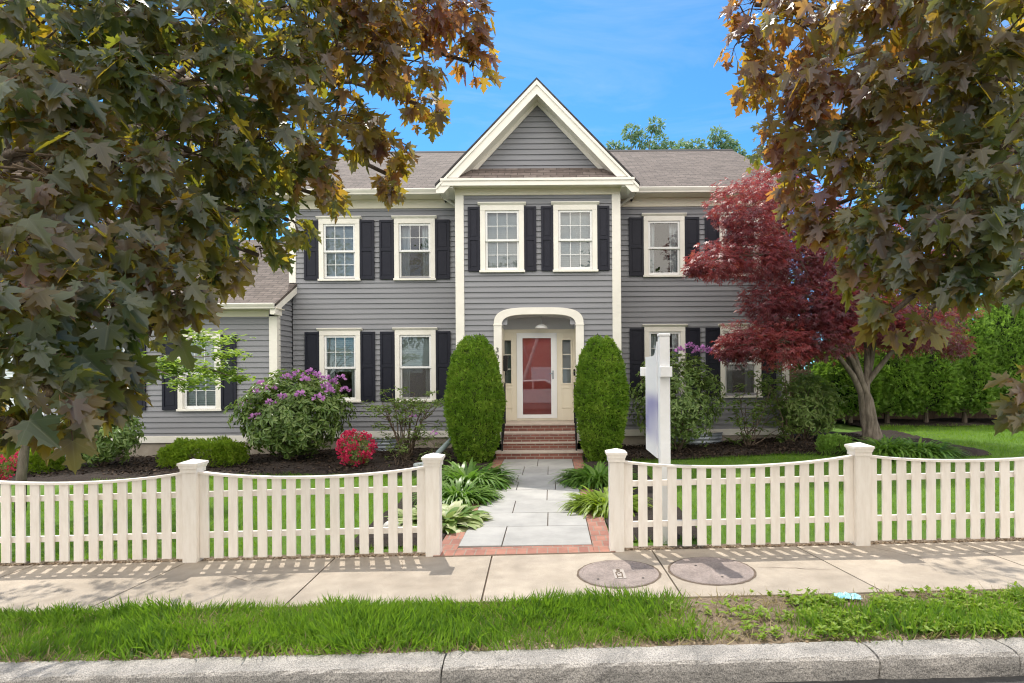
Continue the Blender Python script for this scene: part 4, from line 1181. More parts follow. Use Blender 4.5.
mr2 = N.new('ShaderNodeMapRange'); mr2.interpolation_type = 'SMOOTHSTEP'; mr2.inputs[1].default_value = .98; mr2.inputs[2].default_value = 1.2
K.new(sp.outputs['Z'], mr.inputs[0]); K.new(sp.outputs['Z'], mr2.inputs[0])
mm = N.new('ShaderNodeMath'); mm.operation = 'MULTIPLY'; K.new(mr.outputs[0], mm.inputs[0]); K.new(mr2.outputs[0], mm.inputs[1])
m3 = N.new('ShaderNodeMath'); m3.operation = 'MULTIPLY'; K.new(mm.outputs[0], m3.inputs[0]); K.new(ns.outputs['Fac'], m3.inputs[1])
r = N.new('ShaderNodeValToRGB'); r.color_ramp.elements[0].color = (.78,.78,.79,1); r.color_ramp.elements[1].color = (.22,.22,.44,1); r.color_ramp.elements[1].position = .75
K.new(m3.outputs[0], r.inputs['Fac']); K.new(r.outputs['Color'], b.inputs['Base Color'])
pn = [(sgy+.06, .93), (sgy+.86, .93), (sgy+.86, 2.09), (sgy+.30, 2.09), (sgy+.20, 2.11), (sgy+.12, 2.16), (sgy+.06, 2.25)]
mb = MB().prism([(y, z) for y, z in pn], 'x', sgx-.072, sgx-.052)
part('panel', mb, m, sg, bevel=.002)

bx = P(848, 607, 4.93)
t = empty('plastic_scrap', (bx.x, 4.93, float(gz(bx.x, 4.93))), 'crumpled light blue plastic scrap on the verge soil', 'litter')
mb = MB(); vs_ = []
for j in range(7):
    for i in range(9): vs_.append((-.10+.2*i/8+random.uniform(-.012, .012), -.06+.12*j/6+random.uniform(-.01, .01), .012+random.uniform(0, .03)*(1 if 0 < i < 8 and 0 < j < 6 else .2)))
mb.add(vs_, [(j*9+i, j*9+i+1, (j+1)*9+i+1, (j+1)*9+i) for j in range(6) for i in range(8)])
o = part('film', mb, M['blue'], t, local=True); sm = o.modifiers.new('Solidify', 'SOLIDIFY'); sm.thickness = .003
# pale rock behind the left fence
def rock(x, y, s, label, m):
    mb = MB(); n = 10; vs_ = []
    for j in range(7):
        a = math.pi*j/6
        for i in range(n):
            b2 = 2*math.pi*i/n; k = s*random.uniform(.85, 1.12)
            vs_.append((math.sin(a)*math.cos(b2)*k, math.sin(a)*math.sin(b2)*k*.8, math.cos(a)*k*.7+s*.35))
    mb.add(vs_, [(j*n+i, j*n+(i+1) % n, (j+1)*n+(i+1) % n, (j+1)*n+i) for j in range(6) for i in range(n)])
    o = part('rock', mb, m, None, smooth_=True); o.location = (x, y, float(gz(x, y))); o.modifiers.new('Subd', 'SUBSURF').levels = 1; o.modifiers['Subd'].render_levels = 1
    return setp(o, label, 'rock')
p = P(392, 524, 7.4); rock(p.x, 7.4, .13, 'pale round rock on the lawn behind the left fence near the hosta', M['stone'])

# ------------------------------------------------------------------ plants
def limb(mb, a, b, r0, r1, sag=.1, n=7, sides=7, wob=.04):
    a, b = Vector(a), Vector(b); L_ = (b-a).length; pts = []; rs = []
    for i in range(n+1):
        t = i/n; p = a.lerp(b, t)+Vector((0,0,1))*sag*L_*math.sin(math.pi*t)
        if 0 < i < n: p += Vector([random.uniform(-1, 1) for _ in range(3)])*wob*L_*.5
        pts.append(p); rs.append(r0+(r1-r0)*t**.8)
    mb.tube(pts, rs, sides); return pts

def maple(name, trunk, fork_z, boughs, label, tipx, leaf=.086, per=1.0, lsd=.30):
    """street maple: trunk, limbs to each bough, leaves on twigs. boughs: centre, radii, count"""
    tx, ty = trunk; tz = float(gz(tx, ty))
    root = empty(name, (tx, ty, tz), label, 'tree', 'bronze maples over the sidewalk')
    tr = MB(); tr.tube([(tx, ty, tz-.1), (tx+.02, ty, tz+.25), (tx-.02, ty+.02, tz+1.2), (tx, ty, fork_z), (tx+.05, ty, fork_z+1.6), (tx, ty, fork_z+3.4)], [.30,.22,.19,.17,.11,.03], 14)
    part('trunk', tr, M['bark'], root, smooth_=True)
    lm = MB(); tw = MB(); pet = []; rn = []; pos = []; tip = []; nr = []; sc = []
    for c, rad, cnt in boughs:
        c = Vector(c); start = Vector((tx, ty, min(fork_z+random.uniform(-.2, 2.2), max(fork_z-.2, c.z+.4))))
        limb(lm, start, c, .05, .012, .10, 8, 6, .05)
        rad = np.array(rad, float)
        ntw = max(3, int(cnt/5.6)); tone = RNG.random(); 
        dirs = rvec(ntw); dirs[:, 2] = dirs[:, 2]*.9-.05
        # twigs lean away from the trunk
        out_ = np.array((c.x-tx, c.y-ty, 0)); out_ = out_/max(np.linalg.norm(out_), .01)
        for d in dirs:
            d = nrmz(d+out_*.25); end = np.array(c)+d*rad*RNG.uniform(.65, 1.05)
            a = np.array(c)+(rvec(1)[0]*.4+d*.1)*rad
            tw.tube([Vector(a), Vector(a*.5+end*.5)+Vector((0,0,.02)), Vector(end)], [.006,.004,.0025], 4)
            k = RNG.integers(5, 10)
            tt = RNG.uniform(.35, 1.0, k)
            bp_ = a[None]+(end-a)[None]*tt[:, None]
            side = rvec(k); side = side-d[None]*(side@d)[:, None]
            td = nrmz(d[None]*.35+nrmz(side)*.7+np.array([0,0,-1.0])+rvec(k)*.25)
            off = nrmz(side*.8+d[None]*.4+np.array([0,0,-.1]))*RNG.uniform(.03, .10, (k, 1))
            for q in range(k):
                pass
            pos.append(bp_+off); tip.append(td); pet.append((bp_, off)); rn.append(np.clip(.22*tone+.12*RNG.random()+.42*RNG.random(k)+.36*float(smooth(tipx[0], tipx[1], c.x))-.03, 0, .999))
            up = np.array([0,-.55,.50])[None]+rvec(k)*.55+nrmz(side)*.35+d[None]*.35
            nr.append(up); sc.append(np.clip(RNG.normal(leaf, leaf*lsd, k), leaf*.45, leaf*1.5))
    part('limb', lm, M['bark'], root, smooth_=True)
    part('twig', tw, M['twig'], root)
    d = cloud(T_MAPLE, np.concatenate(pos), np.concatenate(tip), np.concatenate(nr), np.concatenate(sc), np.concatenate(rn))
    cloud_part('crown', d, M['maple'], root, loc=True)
    pb = np.concatenate([a for a, b_ in pet]); po = np.concatenate([b_ for a, b_ in pet])
    ln = np.linalg.norm(po, axis=1)
    cloud_part('leaf_stalk', cloud(T_PET, pb, po, rvec(len(pb)), ln), M['stalk'], root)
    return root

def B(px, py, Y, rp, cnt, sq=.85):
    """bough by the place it takes up: rp in pixels at distance Y"""
    r = rp*.80*Y/F
    return (P(px, py, Y), (r, r*1.15, r*sq), cnt)
LB = [B(15,15,2.4,75,110), B(105,10,2.7,75,120), B(195,5,2.9,70,120), B(285,5,3.2,65,120), B(365,-5,3.4,55,120), B(430,0,3.7,45,110), B(468,20,3.9,26,50), B(470,62,4.0,22,34),
      B(20,90,2.3,75,120), B(110,85,2.6,70,130), B(200,80,2.9,70,130), B(285,75,3.2,60,120), B(355,60,3.5,52,120), B(410,55,3.7,40,80), B(420,105,3.9,26,34), B(340,125,3.6,46,90), B(382,150,3.8,28,42),
      B(20,165,2.2,70,110), B(105,160,2.5,70,130), B(190,150,2.9,66,130), B(270,145,3.3,55,120), B(300,170,3.5,40,70), B(395,178,3.9,13,8),
      B(20,240,2.1,65,100), B(95,235,2.4,66,120), B(175,225,2.8,58,120), B(240,212,3.2,44,70), B(288,220,3.5,22,18), B(258,255,3.4,30,26), B(318,195,3.7,22,22),
      B(20,305,2.0,60,80), B(95,305,2.2,56,90), B(165,285,2.6,46,80), B(212,262,3.0,36,44),
      B(25,360,1.95,42,44), B(90,345,2.2,38,40), B(150,330,2.6,26,26), B(95,385,2.2,15,9), 
      B(12,395,1.9,30,24), B(50,395,1.9,20,12), B(14,425,1.85,14,5), B(70,412,1.95,9,3), 
      # deeper boughs
      B(60,60,4.6,70,90), B(190,110,5.0,70,100), B(300,50,5.2,60,90), B(110,200,5.2,65,90), B(210,200,5.4,50,70), B(40,270,5.4,55,60), B(130,280,5.6,44,50), B(380,20,5.2,50,80),
      B(30,180,6.4,60,70), B(140,230,6.8,50,60), B(90,120,6.6,60,70), B(-30,250,7.4,60,60),
      (Vector((-4.9,8.0,4.9)), (.6,.6,.45), 110), (Vector((-3.9,8.3,5.3)), (.6,.6,.45), 100), (Vector((-5.7,7.6,4.4)), (.6,.6,.45), 100), (Vector((-4.6,7.3,5.4)), (.5,.5,.4), 70),
      # above and beside the picture
      B(-90,40,3.2,90,54), B(-100,200,3.0,90,49), B(-90,340,2.9,80,36), B(60,-110,3.2,95,58), B(210,-110,3.5,90,58), B(350,-95,3.8,75,49), B(440,-80,4.2,50,31),
      B(0,-220,4.0,120,49), B(180,-230,4.2,110,49), B(330,-200,4.4,90,40), B(-160,-100,4.0,120,49), B(-220,150,4.2,110,40)]
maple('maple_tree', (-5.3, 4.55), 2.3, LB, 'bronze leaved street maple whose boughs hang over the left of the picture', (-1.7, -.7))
RB = [B(755,5,3.7,34,60), B(742,45,3.8,24,34), B(810,15,3.3,55,110), B(885,10,3.0,62,120), B(965,10,2.7,68,120), B(1030,20,2.5,65,80),
      B(775,75,3.7,34,60), B(830,85,3.3,52,110), B(905,85,3.0,60,130), B(985,85,2.7,64,130), B(758,85,3.9,14,10),
      B(800,130,3.6,36,60), B(790,175,3.6,26,36), B(850,150,3.3,50,110), B(925,155,2.9,58,130), B(1005,160,2.6,60,110),
      B(835,205,3.4,40,80), B(800,205,3.6,16,14), B(895,220,3.0,50,110), B(965,225,2.7,55,120), B(1030,235,2.5,50,60),
      B(868,258,3.2,32,50), B(915,270,2.9,36,70), B(975,272,2.7,38,70), B(1030,275,2.4,36,40), B(880,292,3.1,20,18), B(930,308,2.8,18,16), B(893,312,2.9,10,6),
      B(1031,392,2.4,11,3), B(1030,418,2.4,8,2),
      B(850,60,5.0,55,80), B(950,130,5.2,60,90), B(900,190,5.2,50,70), B(1000,230,5.4,50,70), B(1020,60,5.0,60,80), B(940,30,6.4,50,60), B(1010,150,6.6,50,60), B(960,220,6.2,40,50), B(1050,240,6.6,45,50),
      (Vector((3.05,8.1,4.95)), (.45,.5,.4), 80), (Vector((3.9,7.6,4.6)), (.5,.5,.4), 90), (Vector((4.4,8.2,5.2)), (.5,.5,.4), 80), B(1110,60,3.2,90,49), B(1110,200,3.0,85,45), B(1110,290,2.9,50,22), B(960,-110,3.2,95,58), B(820,-90,3.6,75,49), B(1060,-220,4.0,120,49), B(900,-210,4.2,100,45), B(1220,-60,4.2,120,40), B(1240,160,4.4,110,36)]
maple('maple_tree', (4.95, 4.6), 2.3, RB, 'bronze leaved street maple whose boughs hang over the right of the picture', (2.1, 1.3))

# ---- generic shrub builders
def shell(n, c, rad, inner=.55, zmin=None):
    d = rvec(n); k = RNG.uniform(inner, 1.0, n)**.6
    bump = 1+.10*np.sin(d[:, 0]*7+c[0])*np.sin(d[:, 2]*6+1)+.07*np.sin(d[:, 1]*9+d[:, 2]*5)
    p = np.array(c)[None]+d*k[:, None]*bump[:, None]*np.array(rad)[None]
    if zmin is not None:
        m = p[:, 2] > zmin; p, d = p[m], d[m]
    return p, d

def whorls(p, d, per, leaf):
    """rosettes of leaves at points p facing d"""
    n = len(p); P_ = np.repeat(p, per, 0); D = np.repeat(nrmz(d+np.array([0,0,.5])), per, 0)
    a = RNG.uniform(0, 6.28, n*per); r = rvec(n*per); t1 = nrmz(r-D*(r*D).sum(1, keepdims=True))
    tip = nrmz(t1*.95+D*RNG.uniform(-.25, .55, (n*per, 1)))
    return P_+tip*.01, tip, D+rvec(n*per)*.25, RNG.uniform(leaf*.75, leaf*1.2, n*per)

def stems(root, base, ends, r0=.02, m='twig', name='stem'):
    mb = MB()
    for e in ends: limb(mb, (base[0]+random.uniform(-.06, .06), base[1]+random.uniform(-.06, .06), base[2]-.05), e, r0, r0*.25, .05, 6, 5, .06)
    return part(name, mb, M[m], root, smooth_=True)

def trusses(root, pts, s, m, per=14):
    for q in pts:
        pass
    P_ = []; Tn = []; Nn = []
    for q in pts:
        d = rvec(per); d[:, 2] = np.abs(d[:, 2])*.8+.05; d = nrmz(d)
        P_.append(np.array(q)[None]+d*s*.45); Tn.append(nrmz(d+rvec(per)*.5)); Nn.append(rvec(per))
    return np.concatenate(P_), np.concatenate(Tn), np.concatenate(Nn)

def rhodo(px0, px1, py0, py1, Y, n, label, cat, flowers=(), leaf=.135, group=None, m='rhodo', mf='purple', name='rhododendron', dy=.8, nst=9):
    a, b = P(px0, py1, Y), P(px1, py0, Y); cx = (a.x+b.x)/2; zb = float(gz(cx, Y))
    c = (cx, Y, (zb+.1+b.z)/2); rad = ((b.x-a.x)/2*.95, (b.x-a.x)/2*dy, (b.z-zb)/2*.98)
    root = empty(name, (cx, Y, zb), label, cat, group)
    p, d = shell(n, c, rad, .35, zb+.05)
    # lumps
    cloud_part('foliage', cloud(T_OVAL, *whorls(p, d, 7, leaf)), M[m], root)
    ends = [p[i] for i in RNG.integers(0, len(p), nst)]
    stems(root, (cx, Y, zb), [Vector(e) for e in ends], .022)
    for (fx_, fy_) in flowers:
        # flower heads sit on the near surface of the bush
        q = P(fx_, fy_, Y); u = (q.x-c[0])/rad[0]; v = (q.z-c[2])/rad[2]; k = max(0, 1-u*u-v*v)
        yy = Y-rad[1]*math.sqrt(k)*.95; q = P(fx_, fy_, yy)
        A, T_, Nn = trusses(root, [q], random.uniform(.13, .19), mf, 26)
        cloud_part('flower_head', cloud(T_PETAL, A, T_, Nn, RNG.uniform(.05, .085, len(A))), M[mf], root)
    return root
rhodo(235, 350, 371, 458, 13.3, 1150, 'large rounded rhododendron with lilac flower heads in front of the left house corner', 'shrub',
      [(262,386),(270,390),(298,376),(310,374),(318,377),(325,380),(333,384),(340,380),(287,379),(326,388),(254,393),(306,381),(345,392),(245,405),(330,392),(256,418),(300,396),(270,404),(318,400),(283,399)], group='rhododendrons by the house')
rhodo(627, 728, 350, 446, 13.9, 1000, 'tall rhododendron with a few lilac flowers on top, behind the white sign', 'shrub',
      [(690,348),(700,349),(707,351),(713,353),(697,353),(680,352),(724,362)], group='rhododendrons by the house', leaf=.10)
rhodo(60, 142, 405, 466, 12.6, 420, 'dark leaved bushy shrub low at the far left of the house bed', 'shrub', (), leaf=.12, name='leafy_shrub')
rhodo(768, 842, 372, 440, 14.3, 300, 'sprawling green shrub at the right corner of the house', 'shrub', (), leaf=.13, m='shrub', name='leafy_shrub', nst=14)

# loose open shrubs
def loose(px, pyb, Y, tops, label, name, m, leaf, n_per=26, flowers=(), mf='purple', r0=.022, tm=T_OVAL, sprd=.13):
    base = P(px, pyb, Y); base.z = float(gz(base.x, Y))
    root = empty(name, base, label, 'shrub')
    mb = MB(); A = []; D = []
    for tx, ty in tops:
        e = P(tx, ty, Y+random.uniform(-.35, .35)); mid = Vector((base.x*.45+e.x*.55, (base.y+e.y)/2, base.z*.45+e.z*.55))
        limb(mb, base+Vector((random.uniform(-.05,.05), 0, -.05)), mid, r0, r0*.6, -.05, 5, 6, .1); limb(mb, mid, e, r0*.6, r0*.25, .08, 5, 5, .1)
        for q in range(3):
            e2 = e+Vector((random.uniform(-.3,.3), random.uniform(-.3,.3), random.uniform(-.35,.1))); limb(mb, mid.lerp(e, .4), e2, r0*.4, r0*.2, .05, 4, 4, .1)
            k = n_per//3; A.append(np.array(e2)+RNG.normal(0, sprd, (k, 3))*[1,1,.6]); D.append(np.tile([0,0,1.0], (k, 1))+rvec(k)*.6)
    part('stem', mb, M['twig'], root, smooth_=True)
    A = np.concatenate(A); D = np.concatenate(D)
    cloud_part('foliage', cloud(tm, *whorls(A, D, 5, leaf)), M[m], root)
    for f in flowers:
        A2, T2, N2 = trusses(root, [P(f[0], f[1], Y-.2)], .10, mf, 16)
        cloud_part('flower_head', cloud(T_PETAL, A2, T2, N2, RNG.uniform(.04, .06, len(A2))), M[mf], root)
    return root
loose(405, 454, 13.2, [(382,402),(392,393),(405,397),(415,393),(425,398),(432,404),(388,412),(420,415),(400,410),(410,425),(395,430),(398,402),(412,404),(426,410),(384,406),(418,428),(404,438)], 'open twiggy rhododendron with sparse leaves under the left windows', 'open_shrub', 'shrub', .085, 24, [(413,417)], sprd=.09)
loose(437, 452, 12.8, [(430,445),(437,438),(445,443),(433,440)], 'small shrub with a single purple flower head beside the left clipped evergreen', 'small_rhododendron', 'rhodo', .07, 9, [(434,434)], r0=.01, sprd=.05)
loose(398, 460, 12.2, [(392,452),(400,450),(407,455)], 'tiny olive green sapling in the mulch below the twiggy rhododendron', 'small_sapling', 'shrub', .05, 9, r0=.008, sprd=.05)
loose(748, 444, 14.0, [(735,415),(745,405),(752,425),(765,395),(772,415),(775,385),(742,430),(780,430),(738,388),(760,375)], 'upright open shrub with dangling leaves below the right hand window', 'open_shrub', 'rhodo', .12, 15, r0=.018, sprd=.10)
loose(790, 442, 14.2, [(770,380),(785,375),(800,385),(815,380),(830,390),(820,405),(800,405),(785,400),(765,398),(810,420),(778,420)], 'loose green shrub by the white corner board of the house', 'open_shrub', 'shrub', .13, 18, r0=.02, sprd=.14)

# azaleas
def azalea(px0, px1, py0, py1, Y, label, n=420):
    a, b = P(px0, py1, Y), P(px1, py0, Y); cx = (a.x+b.x)/2; zb = float(gz(cx, Y))
    c = (cx, Y, (zb+b.z)/2); rad = ((b.x-a.x)/2, (b.x-a.x)/2, (b.z-zb)/2)
    root = empty('azalea', (cx, Y, zb), label, 'shrub', 'red azaleas')
    p, d = shell(int(n*.5), c, rad, .4, zb+.02)
    cloud_part('foliage', cloud(T_OVAL, *whorls(p*1.0, d, 6, .045)), M['shrub'], root)
    p, d = shell(n, c, np.array(rad)*1.05, .85, zb+.06)
    p = p+d*(.14*rad[0]*np.sin(d[:, 0]*9+1)*np.sin(d[:, 2]*8+2))[:, None]
    k = RNG.random(len(p)) < .50+.55*np.sin(p[:, 0]*17)*np.sin(p[:, 2]*15+1); p, d = p[k], d[k]
    A, T_, Nn = trusses(root, p, .06, None, 6)
    cloud_part('blossom', cloud(T_PETAL, A, T_, Nn, RNG.uniform(.035, .055, len(A))), M['magenta'], root)
    stems(root, (cx, Y, zb), [Vector((cx+random.uniform(-.3,.3)*rad[0]*2, Y+random.uniform(-.2,.2), c[2]+.1)) for _ in range(6)], .012)
azalea(340, 373, 432, 462, 12.3, 'red flowering azalea bush below the left windows', 620)
azalea(-14, 14, 445, 475, 11.0, 'red flowering azalea bush cut by the left edge behind the fence', 300)

# evergreens trimmed to a shape
def egg_pts(n, r, h, prof, ph=0):
    """surface points of a body of revolution; prof(t)->radius factor"""
    t = RNG.random(n*2); keep = RNG.random(n*2) < np.array([prof(q) for q in t]); t = t[keep][:n]; n = len(t)
    a = RNG.uniform(0, 6.283, n); rr = np.array([prof(q) for q in t])
    dr = np.array([(prof(min(q+.02, 1))-prof(max(q-.02, 0)))/(min(q+.02, 1)-max(q-.02, 0)) for q in t])
    lump = 1+.05*np.sin(3*a+t*7+ph)*np.sin(t*11+a+ph*2)+.045*np.sin(7*a-t*19+ph)*np.sin(t*23+2*a)+.03*np.sin(13*a+t*31)*np.sin(t*37-5*a+ph)+RNG.normal(0, .022, n)
    k = r*rr*lump
    p = np.stack([np.cos(a)*k, np.sin(a)*k, t*h], 1)
    nn = nrmz(np.stack([np.cos(a), np.sin(a), -dr*r/h], 1))
    return p, nn
def egg_prof(t):
    return max(.02, (min(1, (t+.03)/.45)**.27 if t < .42 else math.sqrt(max(0, 1-((t-.42)/.60)**2.3)))*(.93+.07*math.sin(min(t/.42, 1)*1.57)))
def clipped(x, y, r, h, label, seed_rot, n=15000):
    z = float(gz(x, y))
    root = empty('clipped_evergreen', (x, y, z), label, 'shrub', 'clipped evergreens beside the steps')
    mb = MB(); prof = [(max(.01, egg_prof(i/24)*r*.90), .02+i/24*h*.97) for i in range(25)]
    p, nn = egg_pts(n, r, h, egg_prof, seed_rot*2.3)
    hol = np.sin(p[:, 0]*17+seed_rot)*np.sin(p[:, 2]*13+2*seed_rot)*np.sin(p[:, 1]*15+1); kk = RNG.random(len(p)) > np.clip((hol-.45)*2.2, 0, .85); p, nn = p[kk], nn[kk]
    p = p-nn*RNG.uniform(0, .045, (len(p), 1))
    tip = nrmz(nn*.55+np.array([0,0,.7])+rvec(len(p))*.5)
    d = cloud(T_SPRAY, p, tip, rvec(len(p))*.7+nn*1.0, RNG.uniform(.05, .105, len(p)), np.clip(.5+.3*np.sin(p[:, 0]*6+p[:, 2]*5+seed_rot*3)*np.sin(p[:, 2]*7-p[:, 0]*3)+RNG.normal(0, .25, len(p)), 0, .99))
    cloud_part('foliage', d, M['topiary'], root, local=True)
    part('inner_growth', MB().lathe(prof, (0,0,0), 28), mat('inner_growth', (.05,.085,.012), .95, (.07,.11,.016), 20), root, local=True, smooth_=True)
    part('trunk', MB().tube([(0,0,-.1),(0,0,.3)], .06, 8), M['bark'], root, local=True)
    return root
a = P(475, 455, 12.6); clipped(a.x, 12.6, .575, 2.64, 'egg shaped clipped evergreen left of the brick steps', 0)
a = P(601.5, 455, 12.6); clipped(a.x, 12.6, .525, 2.60, 'egg shaped clipped evergreen right of the brick steps', 1)

# low yews
def low(px0, px1, py0, py1, Y, label, n=6000, m='yew', name='low_yew', dy=.5, s=(.05,.09)):
    a, b = P(px0, py1, Y), P(px1, py0, Y); cx = (a.x+b.x)/2; zb = float(gz(cx, Y))
    rx, h = (b.x-a.x)/2, b.z-zb
    root = empty(name, (cx, Y, zb), label, 'shrub')
    d = rvec(n); d[:, 2] = np.abs(d[:, 2]); e = 1+.12*np.sin(d[:, 0]*8)*np.sin(d[:, 1]*7)
    p = np.sign(d)*np.abs(d)**.55*np.array([.92,.92,1]); k = RNG.uniform(.78, 1, n)
    p = p*np.array([rx, rx*dy, h*.92])*e[:, None]*k[:, None]
    tip = nrmz(d*.6+np.array([0,0,.6])+rvec(n)*.5)
    cloud_part('foliage', cloud(T_SPRAY, p, tip, rvec(n), RNG.uniform(*s, n)), M[m], root, local=True)
    stems(root, (cx, Y, zb), [Vector((cx+random.uniform(-.6,.6)*rx, Y, zb+h*.5)) for _ in range(6)], .02)
low(163, 244, 438, 464, 12.6, 'low spreading bright green yew under the wing window', 7000)
low(-4, 58, 447, 472, 12.0, 'low bright green yew at the far left end of the bed', 4500)
low(818, 850, 435, 452, 12.6, 'small rounded dark green shrub left of the red maple trunk', 2500, 'hedge', 'small_shrub', .8)

# strap leaved clumps
def clump(px, py, Y, r, n, lmin, lmax, label, m, tm, name, cat='plant', group='leafy clumps beside the path', lean=1.0):
    b = P(px, py, Y); x, y = b.x, Y; z = float(gz(x, y))
    root = empty(name, (x, y, z), label, cat, group)
    a = RNG.uniform(0, 6.283, n); rr = np.sqrt(RNG.random(n))*r*.75
    p = np.stack([np.cos(a)*rr, np.sin(a)*rr, np.zeros(n)+.01], 1)
    out_ = np.stack([np.cos(a), np.sin(a), np.zeros(n)], 1)+rvec(n)*[.5,.5,0]
    k = .25+.75*rr/(r*.75)
    tip = nrmz(out_*k[:, None]*lean*.8+np.array([0,0,1.0])); nr_ = -out_*1.0+tip*0+np.array([0,0,.6])+rvec(n)*.25
    nr_ = nrmz(out_*-1.0*np.array([1,1,0])+np.array([0,0,.8]))
    cloud_part('leaves', cloud(tm, p, tip, nr_, RNG.uniform(lmin, lmax, n)), M[m], root, local=True)
    part('crown_base', MB().lathe([(r*.35,0),(r*.3,.04),(.02,.07)], (0,0,0), 12), M['joint'], root, local=True)
    return root
clump(598, 481, 10.2, .50, 640, .38, .64, 'dark green daylily clump right of the path near the steps', 'lily', T_LILY, 'daylily')
clump(607, 511, 8.3, .42, 480, .32, .54, 'lime green daylily clump right of the path behind the fence post', 'limelily', T_LILY, 'daylily')
clump(467, 479, 10.2, .60, 760, .44, .76, 'dark green daylily clump left of the path near the steps', 'lily', T_LILY, 'daylily')
clump(457, 495, 9.0, .46, 520, .36, .60, 'mid green daylily clump left of the path between hosta and steps', 'lily', T_LILY, 'daylily')
clump(444, 524, 7.7, .46, 460, .24, .42, 'cream and green variegated hosta left of the path by the fence post', 'hosta', T_HOSTA, 'hosta', lean=1.3)
clump(412, 520, 7.9, .26, 150, .18, .28, 'small variegated hosta seen through the pickets beside the large hosta', 'hosta', T_HOSTA, 'hosta', lean=1.3)
clump(886, 446, 12.2, .62, 600, .5, .75, 'grassy dark green clump under the red maple', 'lily', T_LILY, 'grassy_clump', group='grassy clumps on the right lawn')
clump(920, 447, 12.0, .52, 450, .46, .70, 'grassy mid green clump at the edge of the sunny right lawn', 'lily', T_LILY, 'grassy_clump', group='grassy clumps on the right lawn')

# dogwood: thin trunk behind the fence, layered pale foliage
t0 = P(20, 470, 9.0); t0.z = float(gz(t0.x, 9.0))
dw = empty('dogwood_tree', t0, 'small pale green layered tree with a thin trunk behind the left fence', 'tree')
mb = MB(); top_ = P(60, 365, 9.3)
mb.tube([t0-Vector((0,0,.1)), t0+Vector((.02,0,.5)), t0+Vector((.05,.05,1.1)), t0+Vector((.2,.1,1.8)), top_+Vector((0,0,1.2))], [.075,.065,.06,.045,.02], 8)
A = []
for (bx_, by_, r_, cnt) in ((175,368,34,130),(215,372,26,90),(140,362,30,110),(190,383,26,80),(120,378,26,80),(235,378,14,40),(60,330,45,120),(130,320,45,130),(200,340,30,90),(20,300,40,110),(100,280,45,120),(225,355,20,50)):
    q = P(bx_, by_, 9.2+random.uniform(-.5, .5)); limb(mb, t0+Vector((.12,.05,1.3+random.uniform(0,.5))), q, .025, .008, .12, 7, 5, .06)
    rr = r_*9.2/F
    A.append(np.array(q)+RNG.normal(0, 1, (cnt, 3))*np.array([rr*.5, rr*.5, rr*.14]))
part('trunk', mb, M['bark_pale'], dw, smooth_=True)
A = np.concatenate(A); n = len(A)
cloud_part('crown', cloud(T_WIDE, *whorls(A, np.tile([0,0,1.0], (n, 1))+rvec(n)*.4, 4, .085)), M['dogwood'], dw)

# red maple on the right
jb = P(873, 440, 13.2); jb.z = float(gz(jb.x, 13.2))
jm = empty('red_maple', jb, 'japanese maple with dark red crown and pale forked trunk beside the house', 'tree')
mb = MB()
fork = P(866, 401, 13.2)
mb.tube([jb-Vector((0,0,.1)), jb+Vector((-.01,0,.2)), jb.lerp(fork, .5), jb.lerp(fork, .8)], [.20,.14,.10,.05], 12)
JB = [(742,205,12.7,38), (775,185,13.2,34), (800,210,13.3,40), (715,262,12.3,30), (755,255,12.5,42), (800,260,12.8,46), (845,262,13.2,46), (695,268,12.2,12),
      (748,225,12.4,30), (770,300,12.6,34), (812,305,12.6,44), (856,310,12.7,44), (745,340,12.3,28), (780,345,12.4,36), (825,335,12.5,38), (735,355,12.3,14), (726,348,12.2,14),
      (918,328,12.9,36), (952,345,13.4,20), (805,348,12.6,22), (872,318,12.8,36), (905,335,12.8,24), (800,235,14.0,44), (830,280,14.2,46), (790,320,13.8,40), (850,318,14.2,40),
      (830,230,14.2,40), (880,290,14.2,46), (930,310,14.2,44), (860,325,14.4,42), (900,330,14.6,40), 
      (875,240,13.8,44), (920,265,13.8,44)]
TN = []
A = []; D = []
mains = [P(850,330,13.0), P(885,320,13.2), P(905,345,12.8), P(835,350,12.7), P(868,300,13.6), P(820,300,12.9), P(800,260,13.0)]
for i, q in enumerate(mains):
    a_ = i*2*math.pi/len(mains); o1 = Vector((math.cos(a_)*.13, math.sin(a_)*.12, -.1)); o2 = Vector((math.cos(a_+.8)*.10, math.sin(a_+.8)*.09, 0))
    h1 = jb.lerp(fork, .55+random.uniform(-.1, .1)); f2 = fork+Vector((0,0,random.uniform(-.3, .25)))
    p1 = jb+o1; mid = f2+o2; m2 = mid.lerp(q, .35)+Vector((0,0,.10)); m3 = mid.lerp(q, .7)+Vector((random.uniform(-.1,.1), 0, .16))
    mb.tube([p1+Vector((o1.x*.5, o1.y*.5, 0)), p1+Vector((0,0,.3)), h1+o2*1.1, mid, m2, m3, q], [.12,.085,.075,.07,.058,.045,.025], 10)
